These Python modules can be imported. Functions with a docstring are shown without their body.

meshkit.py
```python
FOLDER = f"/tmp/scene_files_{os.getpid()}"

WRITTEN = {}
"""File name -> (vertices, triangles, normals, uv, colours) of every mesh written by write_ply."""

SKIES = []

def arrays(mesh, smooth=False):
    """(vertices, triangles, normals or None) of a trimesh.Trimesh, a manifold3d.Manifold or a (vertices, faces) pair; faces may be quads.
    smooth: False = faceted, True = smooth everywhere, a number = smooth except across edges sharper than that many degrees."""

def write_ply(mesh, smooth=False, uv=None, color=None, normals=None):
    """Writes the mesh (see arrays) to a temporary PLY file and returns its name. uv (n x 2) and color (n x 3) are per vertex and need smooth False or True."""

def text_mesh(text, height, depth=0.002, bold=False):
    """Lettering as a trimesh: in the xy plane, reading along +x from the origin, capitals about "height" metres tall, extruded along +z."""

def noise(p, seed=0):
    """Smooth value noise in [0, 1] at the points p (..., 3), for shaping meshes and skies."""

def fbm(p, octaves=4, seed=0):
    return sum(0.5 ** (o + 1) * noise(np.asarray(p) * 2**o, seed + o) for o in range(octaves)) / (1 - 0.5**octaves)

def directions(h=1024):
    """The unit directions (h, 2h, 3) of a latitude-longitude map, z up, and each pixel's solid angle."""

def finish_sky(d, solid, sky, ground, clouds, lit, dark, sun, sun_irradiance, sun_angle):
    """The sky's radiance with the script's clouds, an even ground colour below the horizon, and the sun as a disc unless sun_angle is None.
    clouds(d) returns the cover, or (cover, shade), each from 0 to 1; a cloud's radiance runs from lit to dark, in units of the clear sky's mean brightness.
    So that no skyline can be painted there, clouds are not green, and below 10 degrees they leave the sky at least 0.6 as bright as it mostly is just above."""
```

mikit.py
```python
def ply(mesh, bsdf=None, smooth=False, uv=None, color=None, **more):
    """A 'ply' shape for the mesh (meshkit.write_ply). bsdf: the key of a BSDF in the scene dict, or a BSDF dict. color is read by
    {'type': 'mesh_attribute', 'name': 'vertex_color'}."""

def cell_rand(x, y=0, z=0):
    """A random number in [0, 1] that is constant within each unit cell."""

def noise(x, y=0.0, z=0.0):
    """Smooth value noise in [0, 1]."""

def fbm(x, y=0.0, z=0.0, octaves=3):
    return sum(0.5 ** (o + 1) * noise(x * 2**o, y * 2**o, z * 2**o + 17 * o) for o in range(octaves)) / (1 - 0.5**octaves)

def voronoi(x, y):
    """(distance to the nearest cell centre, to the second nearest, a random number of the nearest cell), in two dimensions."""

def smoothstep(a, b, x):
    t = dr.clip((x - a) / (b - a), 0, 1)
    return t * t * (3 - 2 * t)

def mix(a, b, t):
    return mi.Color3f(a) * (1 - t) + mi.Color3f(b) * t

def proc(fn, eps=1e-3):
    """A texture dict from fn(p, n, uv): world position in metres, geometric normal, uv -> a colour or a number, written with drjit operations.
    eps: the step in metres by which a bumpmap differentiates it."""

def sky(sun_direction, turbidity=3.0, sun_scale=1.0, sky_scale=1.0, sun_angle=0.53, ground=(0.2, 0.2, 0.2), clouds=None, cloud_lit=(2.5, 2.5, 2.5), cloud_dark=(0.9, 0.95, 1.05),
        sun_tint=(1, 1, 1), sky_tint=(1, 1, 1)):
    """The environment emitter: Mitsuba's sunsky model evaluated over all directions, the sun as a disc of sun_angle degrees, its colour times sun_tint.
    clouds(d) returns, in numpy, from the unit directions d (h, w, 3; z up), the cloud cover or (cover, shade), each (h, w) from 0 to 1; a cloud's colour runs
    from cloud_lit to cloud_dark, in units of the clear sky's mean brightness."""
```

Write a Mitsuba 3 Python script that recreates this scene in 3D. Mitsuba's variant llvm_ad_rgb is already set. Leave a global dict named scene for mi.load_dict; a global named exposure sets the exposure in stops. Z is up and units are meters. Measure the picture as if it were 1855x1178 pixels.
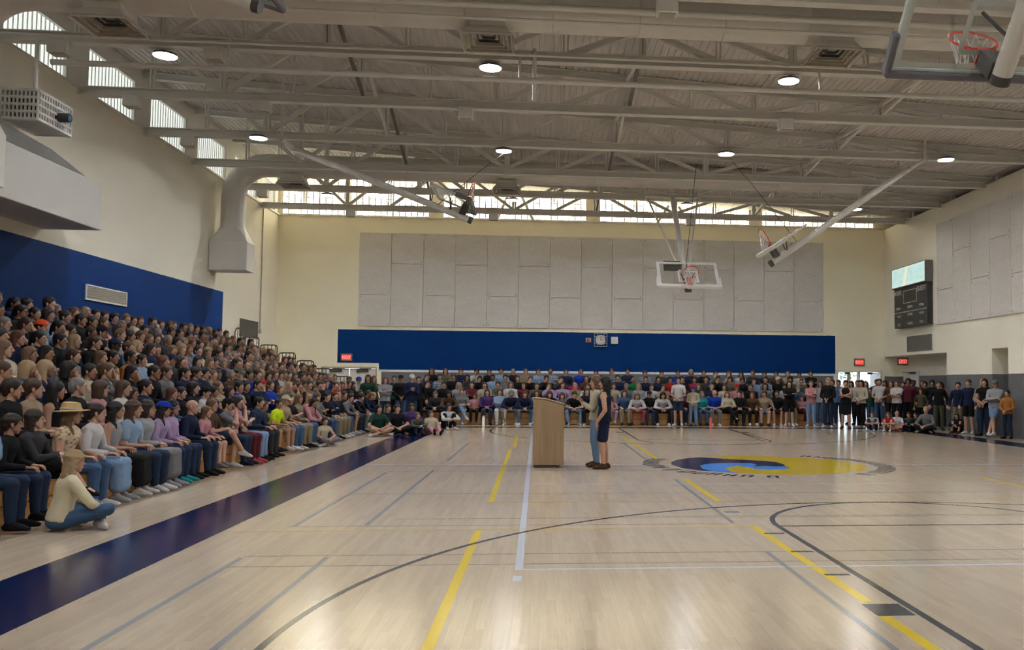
import math, random
import numpy as np, trimesh, drjit as dr, manifold3d as m3
import shapely.geometry as sg
import mitsuba as mi, mikit, meshkit
from mikit import noise, fbm, cell_rand, smoothstep, mix
T = mi.ScalarTransform4f
scene, labels = {}, {}
rng = random.Random(7)

# ---------------------------------------------------------------- camera, sky, lamps, exposure
exposure = 0.05
CAM = np.array([-4.38316, -3.60208, 1.55769])
YAW, PITCH, ROLL = -0.08928, 0.05026, -0.00833
_f = np.array([-math.sin(YAW) * math.cos(PITCH), math.cos(YAW) * math.cos(PITCH), math.sin(PITCH)])
_r = np.array([math.cos(YAW), math.sin(YAW), 0.0])
_d = np.cross(_f, _r)
_up = -(-math.sin(ROLL) * _r + math.cos(ROLL) * _d)
scene['camera'] = {'type': 'perspective', 'fov_axis': 'x', 'fov': 2 * math.degrees(math.atan(1855 / 2 / 1570.2255)),
                   'principal_point_offset_x': -0.10630, 'principal_point_offset_y': -0.02065, 'near_clip': 0.05, 'far_clip': 500.0,
                   'to_world': T().look_at(origin=CAM.tolist(), target=(CAM + _f).tolist(), up=_up.tolist())}


def clouds(d):
    n = meshkit.fbm(d * np.array([2.0, 2.0, 5.0]), 4, 3)
    return np.clip((n - 0.35) * 3, 0, 1), np.clip((n - 0.5) * 1.5, 0, 1)


scene['sky'] = mikit.sky([0.5, -0.55, 0.67], turbidity=3.5, sun_scale=0.6, sky_scale=10.0, ground=(0.35, 0.34, 0.32), clouds=clouds, cloud_lit=(2.2, 2.2, 2.2), cloud_dark=(1.2, 1.25, 1.3))
WINDOW_LIGHT = 0.9        # daylit translucent clerestory panels, radiance
WINDOW_LIGHT_FAR = 7.0
LAMP_BEAM = 54.0
LAMP_LIGHT = 110.0         # LED high bays, radiance

# ---------------------------------------------------------------- helpers
FT = 0.3048
XL, XR, YF, YN, HW = -14.6, 9.47, 30.6, -5.0, 7.87     # left wall, right wall, far wall, near wall, wall height
used = {}


def name_for(base):
    n = used.get(base, -1) + 1
    used[base] = n
    return base if n == 0 else f'{base}_{n:03d}'


def tag(key, label=None, cat=None, group=None, kind=None):
    d = labels.setdefault(key, {})
    for k, v in (('label', label), ('category', cat), ('group', group), ('kind', kind)):
        if v:
            d[k] = v
    return key


def thing(base, label, cat, group=None):
    return tag(name_for(base), label, cat, group)


def put(base, mesh, mat, parent=None, smooth=False, label=None, cat=None, group=None, kind=None, to=None, **kw):
    """One entry of the scene: a part of parent, or a thing of its own. mesh: a mesh or a ply dict to share."""
    key = name_for(f'{parent}__{base}' if parent else base)
    d = dict(mesh) if isinstance(mesh, dict) else mikit.ply(mesh, mat, smooth=smooth, **kw)
    if isinstance(mesh, dict):
        d['bsdf'] = {'type': 'ref', 'id': mat}
    if to is not None:
        d['to_world'] = T(to) if isinstance(to, np.ndarray) else to
    scene[key] = d
    tag(key, label, cat, group, kind)
    if not labels[key]:
        del labels[key]
    return key


def struct(base, mesh, mat, parent=None, **kw):
    return put(base, mesh, mat, parent, kind=None if parent else 'structure', **kw)


CUBE_F = np.array([[0, 2, 1], [0, 3, 2], [4, 5, 6], [4, 6, 7], [0, 1, 5], [0, 5, 4], [1, 2, 6], [1, 6, 5], [2, 3, 7], [2, 7, 6], [3, 0, 4], [3, 4, 7]])


def bx(x0, x1, y0, y1, z0, z1):
    v = np.array([[x0, y0, z0], [x1, y0, z0], [x1, y1, z0], [x0, y1, z0], [x0, y0, z1], [x1, y0, z1], [x1, y1, z1], [x0, y1, z1]], float)
    return v, CUBE_F


def join(*ms):
    ms = [m if isinstance(m, tuple) else (np.asarray(m.vertices), np.asarray(m.faces)) for m in ms]
    at = np.cumsum([0] + [len(m[0]) for m in ms])
    return np.vstack([m[0] for m in ms]), np.vstack([m[1] + a for m, a in zip(ms, at)])


def move(m, M):
    return m[0] @ M[:3, :3].T + M[:3, 3], m[1]


def frame(p, q, up=(0, 0, 1)):
    p, q = np.asarray(p, float), np.asarray(q, float)
    d = q - p
    L = np.linalg.norm(d)
    d /= L
    s = np.cross(d, up)
    if np.linalg.norm(s) < 1e-6:
        s = np.cross(d, (1, 0, 0))
    s /= np.linalg.norm(s)
    return p, d, s, np.cross(s, d), L


def beam(p, q, w, h, up=(0, 0, 1)):
    p, d, s, u, L = frame(p, q, up)
    v, f = bx(-w / 2, w / 2, 0, L, -h / 2, h / 2)
    return p + v[:, :1] * s + v[:, 1:2] * d + v[:, 2:] * u, f


def tube(pts, r, n=10, cap=True):
    pts = np.asarray(pts, float)
    r = np.broadcast_to(r, (len(pts),))
    t = np.gradient(pts, axis=0)
    t /= np.linalg.norm(t, axis=1, keepdims=True)
    a = np.cross(t[0], (0, 0, 1) if abs(t[0][2]) < 0.9 else (1, 0, 0))
    a /= np.linalg.norm(a)
    ang = np.arange(n) * 2 * np.pi / n
    vs = []
    for i in range(len(pts)):
        a = a - t[i] * (a @ t[i])
        a /= np.linalg.norm(a)
        b = np.cross(t[i], a)
        vs.append(pts[i] + r[i] * (np.cos(ang)[:, None] * a + np.sin(ang)[:, None] * b))
    v = np.vstack(vs)
    fs = []
    for i in range(len(pts) - 1):
        for j in range(n):
            k = (j + 1) % n
            fs += [[i * n + j, i * n + k, (i + 1) * n + k], [i * n + j, (i + 1) * n + k, (i + 1) * n + j]]
    if cap:
        v = np.vstack([v, pts[:1], pts[-1:]])
        c0, c1, e = len(v) - 2, len(v) - 1, (len(pts) - 1) * n
        for j in range(n):
            k = (j + 1) % n
            fs += [[c0, k, j], [c1, e + j, e + k]]
    return v, np.array(fs)


def lathe(profile, n=20, axis=(0, 0, 0)):
    """profile: (r, z) from bottom to top, around z."""
    p = np.asarray(profile, float)
    ang = np.arange(n) * 2 * np.pi / n
    v = np.stack([p[:, None, 0] * np.cos(ang), p[:, None, 0] * np.sin(ang), np.repeat(p[:, 1:], n, 1)], -1).reshape(-1, 3) + np.asarray(axis, float)
    fs = []
    for i in range(len(p) - 1):
        for j in range(n):
            k = (j + 1) % n
            fs += [[i * n + j, i * n + k, (i + 1) * n + k], [i * n + j, (i + 1) * n + k, (i + 1) * n + j]]
    return v, np.array(fs)


def ring(c, R, r, n=28, m=8, u=(1, 0, 0), w=(0, 1, 0), a0=0, a1=2 * math.pi):
    full = abs(a1 - a0 - 2 * math.pi) < 1e-6
    a = np.linspace(a0, a1, n + 1)
    pts = np.asarray(c) + R * (np.cos(a)[:, None] * np.asarray(u) + np.sin(a)[:, None] * np.asarray(w))
    return tube(pts, r, m, cap=not full)


def flat(poly, z0, z1):
    """A shapely polygon extruded from z0 to z1."""
    ms = [trimesh.creation.extrude_polygon(g, z1 - z0, engine='earcut') for g in getattr(poly, 'geoms', [poly])]
    m = trimesh.util.concatenate(ms)
    m.apply_translation([0, 0, z0])
    return np.asarray(m.vertices), np.asarray(m.faces)


def chamfer_box(x0, x1, y0, y1, z0, z1, c=0.01):
    pts = []
    for sx in (0, 1):
        for sy in (0, 1):
            for sz in (0, 1):
                X, Y, Z = (x0, x1)[sx], (y0, y1)[sy], (z0, z1)[sz]
                ix, iy, iz = (1, -1)[sx] * c, (1, -1)[sy] * c, (1, -1)[sz] * c
                pts += [[X + ix, Y + iy, Z], [X + ix, Y, Z + iz], [X, Y + iy, Z + iz]]
    m = m3.Manifold.hull_points(np.array(pts)).to_mesh()
    return np.array(m.vert_properties[:, :3], float), np.array(m.tri_verts, int)


# ---------------------------------------------------------------- materials
def principled(key, color, rough=0.6, spec=0.4, metal=0.0, two=True, **kw):
    if not isinstance(color, dict):
        color = {'type': 'rgb', 'value': list(color)}
    b = {'type': 'principled', 'base_color': color, 'roughness': rough, 'specular': spec, 'metallic': metal, **kw}
    scene[key] = {'type': 'twosided', 'b': b} if two else b
    return key


def plaster(a, b, s):
    return mikit.proc(lambda p, n, uv: mix(a, b, fbm(p.x * s, p.y * s, p.z * s)))


principled('m_wall', plaster((0.68, 0.645, 0.545), (0.71, 0.68, 0.58), 0.9), 0.7, 0.25)
principled('m_wall_cream', plaster((0.80, 0.745, 0.565), (0.83, 0.78, 0.60), 0.9), 0.7, 0.25)
principled('m_blue', plaster((0.0004, 0.018, 0.088), (0.0008, 0.022, 0.10), 0.7), 0.6, 0.06)
principled('m_grey_paint', plaster((0.085, 0.085, 0.09), (0.10, 0.10, 0.106), 0.8), 0.6, 0.3)
principled('m_steel', (0.60, 0.59, 0.56), 0.5, 0.35)
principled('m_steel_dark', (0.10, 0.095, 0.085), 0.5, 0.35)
principled('m_deck', (0.49, 0.47, 0.45), 0.6, 0.3)
principled('m_duct', (0.58, 0.56, 0.525), 0.45, 0.4)
principled('m_white', (0.66, 0.66, 0.655), 0.5, 0.4)
principled('m_bulkhead', (0.50, 0.49, 0.47), 0.6, 0.3)
principled('m_offwhite', (0.60, 0.585, 0.55), 0.5, 0.4)
principled('m_black', (0.012, 0.012, 0.013), 0.5, 0.4)
principled('m_dark', (0.045, 0.043, 0.04), 0.55, 0.35)
principled('m_padding', (0.10, 0.097, 0.107), 0.6, 0.3)
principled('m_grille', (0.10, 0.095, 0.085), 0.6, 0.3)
principled('m_vent', (0.33, 0.30, 0.25), 0.55, 0.3)
principled('m_red_paint', (0.55, 0.04, 0.03), 0.4, 0.5)
principled('m_net', (0.75, 0.75, 0.75), 0.8, 0.2)
principled('m_glass_tint', (0.55, 0.62, 0.6), 0.15, 0.5)
principled('m_chrome', (0.45, 0.45, 0.45), 0.3, 0.5, 0.8)
scene['m_pane'] = {'type': 'thindielectric', 'int_ior': 1.5}


def panel_color(p, n, uv):
    g = noise(p.x * 60, p.y * 60, p.z * 14)
    b = fbm(p.x * 2.5, p.y * 2.5, p.z * 5)
    col = cell_rand(dr.floor((p.x + 11.53) / 1.2293), dr.floor((p.y - 25.75) / 1.2192), 3)
    t = 0.5 * g + 0.35 * b + 0.15 * col
    return mix((0.45, 0.43, 0.405), (0.66, 0.635, 0.60), t)


principled('m_panel', mikit.proc(panel_color), 0.85, 0.15)

SW, SL = 0.057, 0.92       # maple strips: width, board length


def maple(p, n, uv):
    i = dr.floor(p.x / SW)
    off = cell_rand(i, 5) * SL
    j = dr.floor((p.y + off) / SL)
    t = cell_rand(i, j, 7)
    g = noise(p.x * 160, p.y * 5, cell_rand(i, j, 9) * 50)
    big = fbm(p.x * 0.35, p.y * 0.35, 3.0)
    base = mix((0.48, 0.40, 0.315), (0.63, 0.55, 0.45), 0.05 + 0.34 * t + 0.3 * g + 0.3 * big)
    ex = dr.minimum(p.x / SW - i, i + 1 - p.x / SW) * SW
    ey = dr.minimum((p.y + off) / SL - j, j + 1 - (p.y + off) / SL) * SL
    seam = smoothstep(0.0, 0.0018, dr.minimum(ex, ey))
    return base * (0.86 + 0.14 * seam)


def gloss(key, color, alpha=0.028):
    if not isinstance(color, dict):
        color = {'type': 'rgb', 'value': list(color)}
    scene[key] = {'type': 'twosided', 'b': {'type': 'roughplastic', 'diffuse_reflectance': color, 'int_ior': 1.42, 'alpha': alpha, 'nonlinear': True}}
    return key


gloss('m_floor', mikit.proc(maple))
gloss('m_court_navy', (0.006, 0.014, 0.075))
gloss('m_line_navy', (0.04, 0.045, 0.07))
gloss('m_line_grey', (0.30, 0.315, 0.335))
gloss('m_line_thin', (0.33, 0.29, 0.25))
gloss('m_line_white', (0.66, 0.68, 0.74))
gloss('m_line_yellow', (0.72, 0.58, 0.035))
gloss('m_line_pale_yellow', (0.62, 0.50, 0.22))
gloss('m_logo_yellow', (0.60, 0.47, 0.015))
gloss('m_logo_blue', (0.10, 0.36, 0.75))


def wood(dark, light, ax):
    def f(p, n, uv):
        q = (p.y, p.x, p.z)[ax]
        g = noise((p.x, p.y, p.z)[ax] * 1.2, q * 40, p.z * 40)
        return mix(dark, light, 0.6 * g + 0.4 * fbm(p.x * 3, p.y * 3, p.z * 3))
    return mikit.proc(f)


principled('m_bleacher', wood((0.25, 0.115, 0.03), (0.38, 0.19, 0.055), 1), 0.35, 0.5)
principled('m_bleacher_far', wood((0.25, 0.115, 0.03), (0.38, 0.19, 0.055), 0), 0.35, 0.5)


def oak(p, n, uv):
    g = noise(p.x * 70, p.y * 70, p.z * 2.2)
    b = noise(p.x * 14, p.y * 14, p.z * 1.1)
    return mix((0.165, 0.105, 0.055), (0.27, 0.185, 0.105), 0.55 * g + 0.45 * b)


principled('m_oak', mikit.proc(oak), 0.5, 0.35)


def emitter(rgb, k=1.0):
    return {'type': 'area', 'radiance': {'type': 'rgb', 'value': [c * k for c in rgb]}}
principled('m_bottle_red', (0.65, 0.10, 0.05), 0.4, 0.5)
principled('m_pave', plaster((0.42, 0.41, 0.39), (0.5, 0.49, 0.46), 1.5), 0.8, 0.2)
principled('m_bark', (0.12, 0.09, 0.06), 0.9, 0.1)
scene['m_leaf'] = {'type': 'twosided', 'b': {'type': 'principled', 'base_color': {'type': 'rgb', 'value': [0.32, 0.44, 0.24]}, 'roughness': 0.6, 'specular': 0.3}}
# ---------------------------------------------------------------- the room
def deck_z(x, y):
    return 8.5 - 0.055 * x + 0.015 * (y - 13)


def xz_slab(poly, y0, y1):
    v, f = flat(poly, y0, y1)
    return v[:, [0, 2, 1]], f[:, ::-1]


def yz_slab(poly, x0, x1):
    v, f = flat(poly, x0, x1)
    return v[:, [2, 0, 1]], f


struct('floor', bx(XL - 0.3, 12.0, YN - 0.3, YF + 0.3, -0.2, 0.0), 'm_floor')
struct('wall_left', bx(XL - 0.3, XL, YN, YF, 0, HW), 'm_wall')
struct('painted_band', bx(XL, XL + 0.004, 3.0, 25.03, 0.0, 4.33), 'm_blue', 'wall_left', label='blue painted band')
struct('ledge', bx(XL - 0.3, XL + 0.05, YN, YF, HW, HW + 0.05), 'm_steel', 'wall_left')
DOOR_R, DOOR_L = (7.45, 9.34), (-12.86, -10.77)
wf = sg.box(XL - 0.3, 0, 10.55, HW).difference(sg.box(DOOR_R[0], -1, DOOR_R[1], 2.10)).difference(sg.box(DOOR_L[0], -1, DOOR_L[1], 2.06))
struct('wall_far', xz_slab(wf, YF, YF + 0.25), 'm_wall_cream')
band = sg.Polygon([(-12.27, 2.21), (-10.70, 2.21), (-10.70, 1.96), (7.41, 1.96), (7.41, 3.50), (-12.27, 3.50)])
struct('painted_band', xz_slab(band, YF - 0.004, YF), 'm_blue', 'wall_far', label='blue painted band')
struct('white_stripe', bx(-10.70, 7.42, YF - 0.005, YF, 1.875, 1.96), 'm_white', 'wall_far', label='thin white stripe')
struct('wainscot', bx(-10.60, 7.33, YF - 0.004, YF, 0.0, 1.875), 'm_grey_paint', 'wall_far', label='grey painted wainscot')
struct('wainscot', bx(9.46, 10.25, YF - 0.004, YF, 0.0, 1.875), 'm_grey_paint', 'wall_far')
struct('ledge', bx(XL - 0.3, XR + 0.3, YF - 0.06, YF + 0.25, HW, HW + 0.05), 'm_steel', 'wall_far')
wr = sg.box(YN, 0, YF, HW).difference(sg.box(25.15, -1, 31, 2.67)).difference(sg.box(21.18, -1, 22.11, 2.69))
struct('wall_right', yz_slab(wr, XR, XR + 0.25), 'm_wall')
for a, b in ((YN, 21.18), (22.11, 25.15)):
    struct('wainscot', bx(XR - 0.004, XR, a, b, 0, 1.9), 'm_grey_paint', 'wall_right', label='grey painted wainscot')
# the recess with the second exit and the niche with a door
struct('wall_recess', bx(10.25, 10.5, 24.9, YF, 0, 2.9), 'm_wall')
struct('wall_recess_side', bx(XR + 0.25, 10.25, 24.9, 25.15, 0, 2.67), 'm_wall')
struct('ceiling_recess', bx(XR + 0.25, 10.25, 24.9, YF, 2.67, 2.9), 'm_wall')
struct('wainscot', bx(10.246, 10.25, 25.15, 29.5, 0, 1.9), 'm_grey_paint', 'wall_recess', label='grey painted wainscot')
struct('wall_niche', join(bx(10.05, 10.3, 20.9, 22.4, 0, 2.95), bx(XR + 0.25, 10.05, 20.9, 21.18, 0, 2.95), bx(XR + 0.25, 10.05, 22.11, 22.4, 0, 2.95), bx(XR + 0.25, 10.05, 21.18, 22.11, 2.69, 2.95)), 'm_wall')
struct('wainscot', join(bx(XR, 10.05, 22.104, 22.11, 0, 1.9), bx(XR, 10.05, 21.18, 21.186, 0, 1.9)), 'm_grey_paint', 'wall_niche')
struct('wall_near', bx(XL - 0.3, 12.0, YN - 0.3, YN, 0, 10.5), 'm_wall')
struct('wall_right_upper', bx(XR + 0.9, XR + 1.1, YN, YF + 0.3, HW - 0.3, 9.0), 'm_wall')
struct('ledge', bx(XR, XR + 0.95, YN, YF, HW - 0.05, HW), 'm_steel', 'wall_right_upper')

# doors
struct('door_1', join(bx(DOOR_L[0], DOOR_L[0] + 0.05, YF - 0.02, YF + 0.1, 0, 2.06), bx(DOOR_L[1] - 0.05, DOOR_L[1], YF - 0.02, YF + 0.1, 0, 2.06), bx(DOOR_L[0], DOOR_L[1], YF - 0.02, YF + 0.1, 2.0, 2.06)), 'm_vent')
xm = (DOOR_L[0] + DOOR_L[1]) / 2
for a, b in ((DOOR_L[0] + 0.05, xm - 0.01), (xm + 0.01, DOOR_L[1] - 0.05)):
    struct('door_leaf', chamfer_box(a, b, YF + 0.04, YF + 0.09, 0.01, 1.99), 'm_offwhite', 'door_1')
    c = (a + b) / 2
    struct('door_closer', join(chamfer_box(c - 0.22, c + 0.22, YF - 0.03, YF + 0.04, 1.86, 1.98, 0.008), beam((c - 0.1, YF - 0.04, 1.99), (c + 0.35, YF - 0.1, 1.99), 0.03, 0.02)), 'm_dark', 'door_1', label='dark door closer')
struct('door_2', join(bx(DOOR_R[0] - 0.02, DOOR_R[0] + 0.06, YF - 0.02, YF + 0.2, 0, 2.1), bx(DOOR_R[1] - 0.06, DOOR_R[1] + 0.02, YF - 0.02, YF + 0.2, 0, 2.1), bx(DOOR_R[0], DOOR_R[1], YF - 0.02, YF + 0.2, 2.04, 2.1)), 'm_offwhite')
struct('mullion', bx(8.37, 8.43, YF + 0.02, YF + 0.1, 0, 2.04), 'm_offwhite', 'door_2')
for s, xh in ((-1, DOOR_R[0] + 0.06), (1, DOOR_R[1] - 0.06)):
    struct('door_leaf', chamfer_box(min(xh, xh + s * 0.05), max(xh, xh + s * 0.05), YF + 0.2, YF + 1.1, 0.01, 2.03), 'm_offwhite', 'door_2', label='door leaf standing open to the outside')
    struct('door_closer', join(chamfer_box(xh - s * 0.42 - 0.1, xh - s * 0.42 + 0.1, YF, YF + 0.05, 1.95, 2.03, 0.006), beam((xh - s * 0.42, YF + 0.03, 2.0), (xh, YF + 0.4, 2.0), 0.03, 0.02)), 'm_dark', 'door_2', label='dark door closer')
struct('door_3', join(bx(10.2, 10.25, 29.05, 29.13, 0, 2.12), bx(10.2, 10.25, 30.2, 30.28, 0, 2.12), bx(10.2, 10.25, 29.05, 30.28, 2.06, 2.12)), 'm_white')
struct('door_leaf', chamfer_box(10.215, 10.25, 29.13, 30.2, 0.01, 2.06), 'm_offwhite', 'door_3')
struct('door_closer', join(chamfer_box(10.14, 10.2, 29.3, 29.8, 1.98, 2.05, 0.006), beam((10.12, 29.5, 2.03), (9.9, 29.8, 2.03), 0.03, 0.02)), 'm_dark', 'door_3', label='dark door closer')
struct('door_jamb', bx(XR + 0.24, XR + 0.32, 25.15, 25.21, 0, 2.1), 'm_white', 'wall_recess')
struct('door_4', chamfer_box(10.0, 10.05, 21.2, 22.09, 0.01, 2.13), 'm_offwhite')
struct('handle', tube([(9.99, 21.32, 1.0), (9.93, 21.32, 1.0), (9.93, 21.45, 1.0)], 0.012, 8), 'm_chrome', 'door_4')

# roof deck: corrugated sheet on the trusses, slab above
pitch, dep = 0.1524, 0.02
xs, hs = [], []
x = XL - 0.3
while x < XR + 1.2:
    for dx, h in ((0, 0), (0.10, 0), (0.11, dep), (0.142, dep)):
        xs.append(x + dx), hs.append(h)
    x += pitch
xs, hs = np.array(xs), np.array(hs)
rows = [np.stack([xs, np.full_like(xs, y), deck_z(xs, y) + hs], 1) for y in (YN - 0.2, YF + 0.2)]
n = len(xs)
i = np.arange(n - 1)
struct('ceiling', (np.vstack(rows), np.vstack([np.stack([i, i + 1, i + 1 + n], 1), np.stack([i, i + 1 + n, i + n], 1)])), 'm_deck')
v, f = bx(XL - 0.4, XR + 1.3, YN - 0.4, YF + 0.4, 0.05, 0.25)
v = v.copy()
v[:, 2] += deck_z(v[:, 0], v[:, 1])
struct('roof_slab', (v, f), 'm_deck')

# clerestory of the far wall
WX = [(-14.5, -8.89), (-8.37, -2.72), (-2.22, 3.87), (4.37, 9.06)]
for k, (a, b) in enumerate(WX):
    npan = 4
    w = (b - a) / npan
    win = struct(f'window_{k + 1}', join(bx(a - 0.02, b + 0.02, YF + 0.02, YF + 0.14, HW + 0.04, HW + 0.09), bx(a - 0.02, a + 0.03, YF + 0.02, YF + 0.14, HW, deck_z(a, YF)), bx(b - 0.03, b + 0.02, YF + 0.02, YF + 0.14, HW, deck_z(b, YF))), 'm_steel')
    for q in range(npan):
        x0, x1 = a + q * w, a + (q + 1) * w
        z0, z1, z2 = HW + 0.06, deck_z(x0, YF), deck_z(x1, YF)
        v = np.array([[xx, yy, zz] for yy in (YF + 0.115, YF + 0.1) for xx, zz in ((x0, z0), (x1, z0), (x1, z2), (x0, z1))])
        struct('pane', (v, CUBE_F), 'm_white', win, label='translucent pane lit by daylight', )
        scene[f'{win}__pane' + (f'_{q:03d}' if q else '')]['emitter'] = emitter((1.0, 0.87, 0.57), WINDOW_LIGHT_FAR)
        if q:
            struct('mullion', bx(x0 - 0.022, x0 + 0.022, YF + 0.04, YF + 0.13, HW, z1), 'm_steel', win)
        for g in range(1, 6):
            xg = x0 + g * w / 6
            struct('glazing_bar', bx(xg - 0.015, xg + 0.015, YF + 0.07, YF + 0.1, z0, deck_z(xg, YF)), 'm_steel', win)
        for zg in (8.25, 8.62, 8.99, 9.36):
            if zg < min(z1, z2) - 0.05:
                struct('glazing_bar', bx(x0, x1, YF + 0.072, YF + 0.1, zg - 0.01, zg + 0.01), 'm_steel', win)
for a, b in ((XL - 0.3, -14.5), (-8.89, -8.37), (-2.72, -2.22), (3.87, 4.37), (9.06, XR + 1.1)):
    z = deck_z(b, YF)
    struct('clerestory_column', bx(a, b, YF + 0.0, YF + 0.25, HW, z + 0.1), 'm_wall_cream', 'wall_far')
for xa, xb in ((-5.8, -6.25), (-5.36, -4.85), (0.55, 0.1), (0.95, 1.4)):
    struct('clerestory_brace', beam((xa, YF - 0.05, deck_z(xa, YF) - 0.1), (xb, YF - 0.05, HW + 0.05), 0.1, 0.1), 'm_steel', 'wall_far')

# clerestory of the left wall
TY = [13.06 + 3.1 * k for k in range(-5, 6)]       # the trusses' distances
WZ = 9.02
struct('clerestory_head', bx(XL - 0.3, XL - 0.05, YN, YF, WZ, 9.9), 'm_steel', 'wall_left')
for k, y in enumerate(TY + [31.6]):
    a, b = y - 2.75, y - 0.45
    if b > YF - 0.2:
        b = YF - 0.35
    struct('clerestory_column', bx(XL - 0.3, XL - 0.03, b, b + 0.8 if y < 31 else YF, HW, WZ), 'm_steel', 'wall_left')
    if y > 30.6:
        pass
    win = struct(f'window_{k + 5}', join(bx(XL - 0.14, XL - 0.04, a, b, HW + 0.04, HW + 0.09), bx(XL - 0.14, XL - 0.04, a, b, WZ - 0.05, WZ), bx(XL - 0.14, XL - 0.04, a, a + 0.05, HW, WZ), bx(XL - 0.14, XL - 0.04, b - 0.05, b, HW, WZ)), 'm_steel')
    m = bx(XL - 0.13, XL - 0.115, a + 0.02, b - 0.02, HW + 0.06, WZ - 0.02)
    pk = struct('pane', m, 'm_white', win, label='translucent pane lit by daylight')
    scene[pk]['emitter'] = emitter((0.84, 0.92, 0.86), WINDOW_LIGHT)
    nb = 15
    for g in range(1, nb):
        yg = a + (b - a) * g / nb
        struct('glazing_bar', bx(XL - 0.115, XL - 0.095, yg - 0.008, yg + 0.008, HW + 0.06, WZ - 0.02), 'm_steel', win)
# columns on the right wall's ledge
for y in TY:
    struct('column', join(bx(XR + 0.25, XR + 0.4, y - 0.32, y - 0.12, HW - 0.02, deck_z(XR, y) + 0.05), bx(XR + 0.25, XR + 0.4, y + 0.12, y + 0.32, HW - 0.02, deck_z(XR, y) + 0.05)), 'm_steel', 'wall_right_upper')

# acoustic panels: 4 ft wide, 12 ft high, split at staggered heights
pn, sc = [], []
for c in range(15):
    x0 = -11.53 + c * 1.2297
    zs = (3.63, 4.86 if c % 2 == 0 else 6.08, 7.29)
    for z0, z1 in zip(zs[:-1], zs[1:]):
        m = chamfer_box(x0 + 0.006, x0 + 1.2237, YF - 0.045, YF, z0 + 0.006, z1 - 0.006, 0.006)
        struct('acoustic_panel', m, 'm_panel', 'wall_far')
        for xx in (x0 + 0.09, x0 + 1.14):
            for zz in (z0 + 0.09, z1 - 0.09):
                sc.append(bx(xx - 0.012, xx + 0.012, YF - 0.05, YF - 0.045, zz - 0.012, zz + 0.012))
struct('panel_screws', join(*sc), 'm_dark', 'wall_far')
tag('wall_far__panel_screws', 'small dark panel screws', kind='stuff')
sc = []
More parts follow.
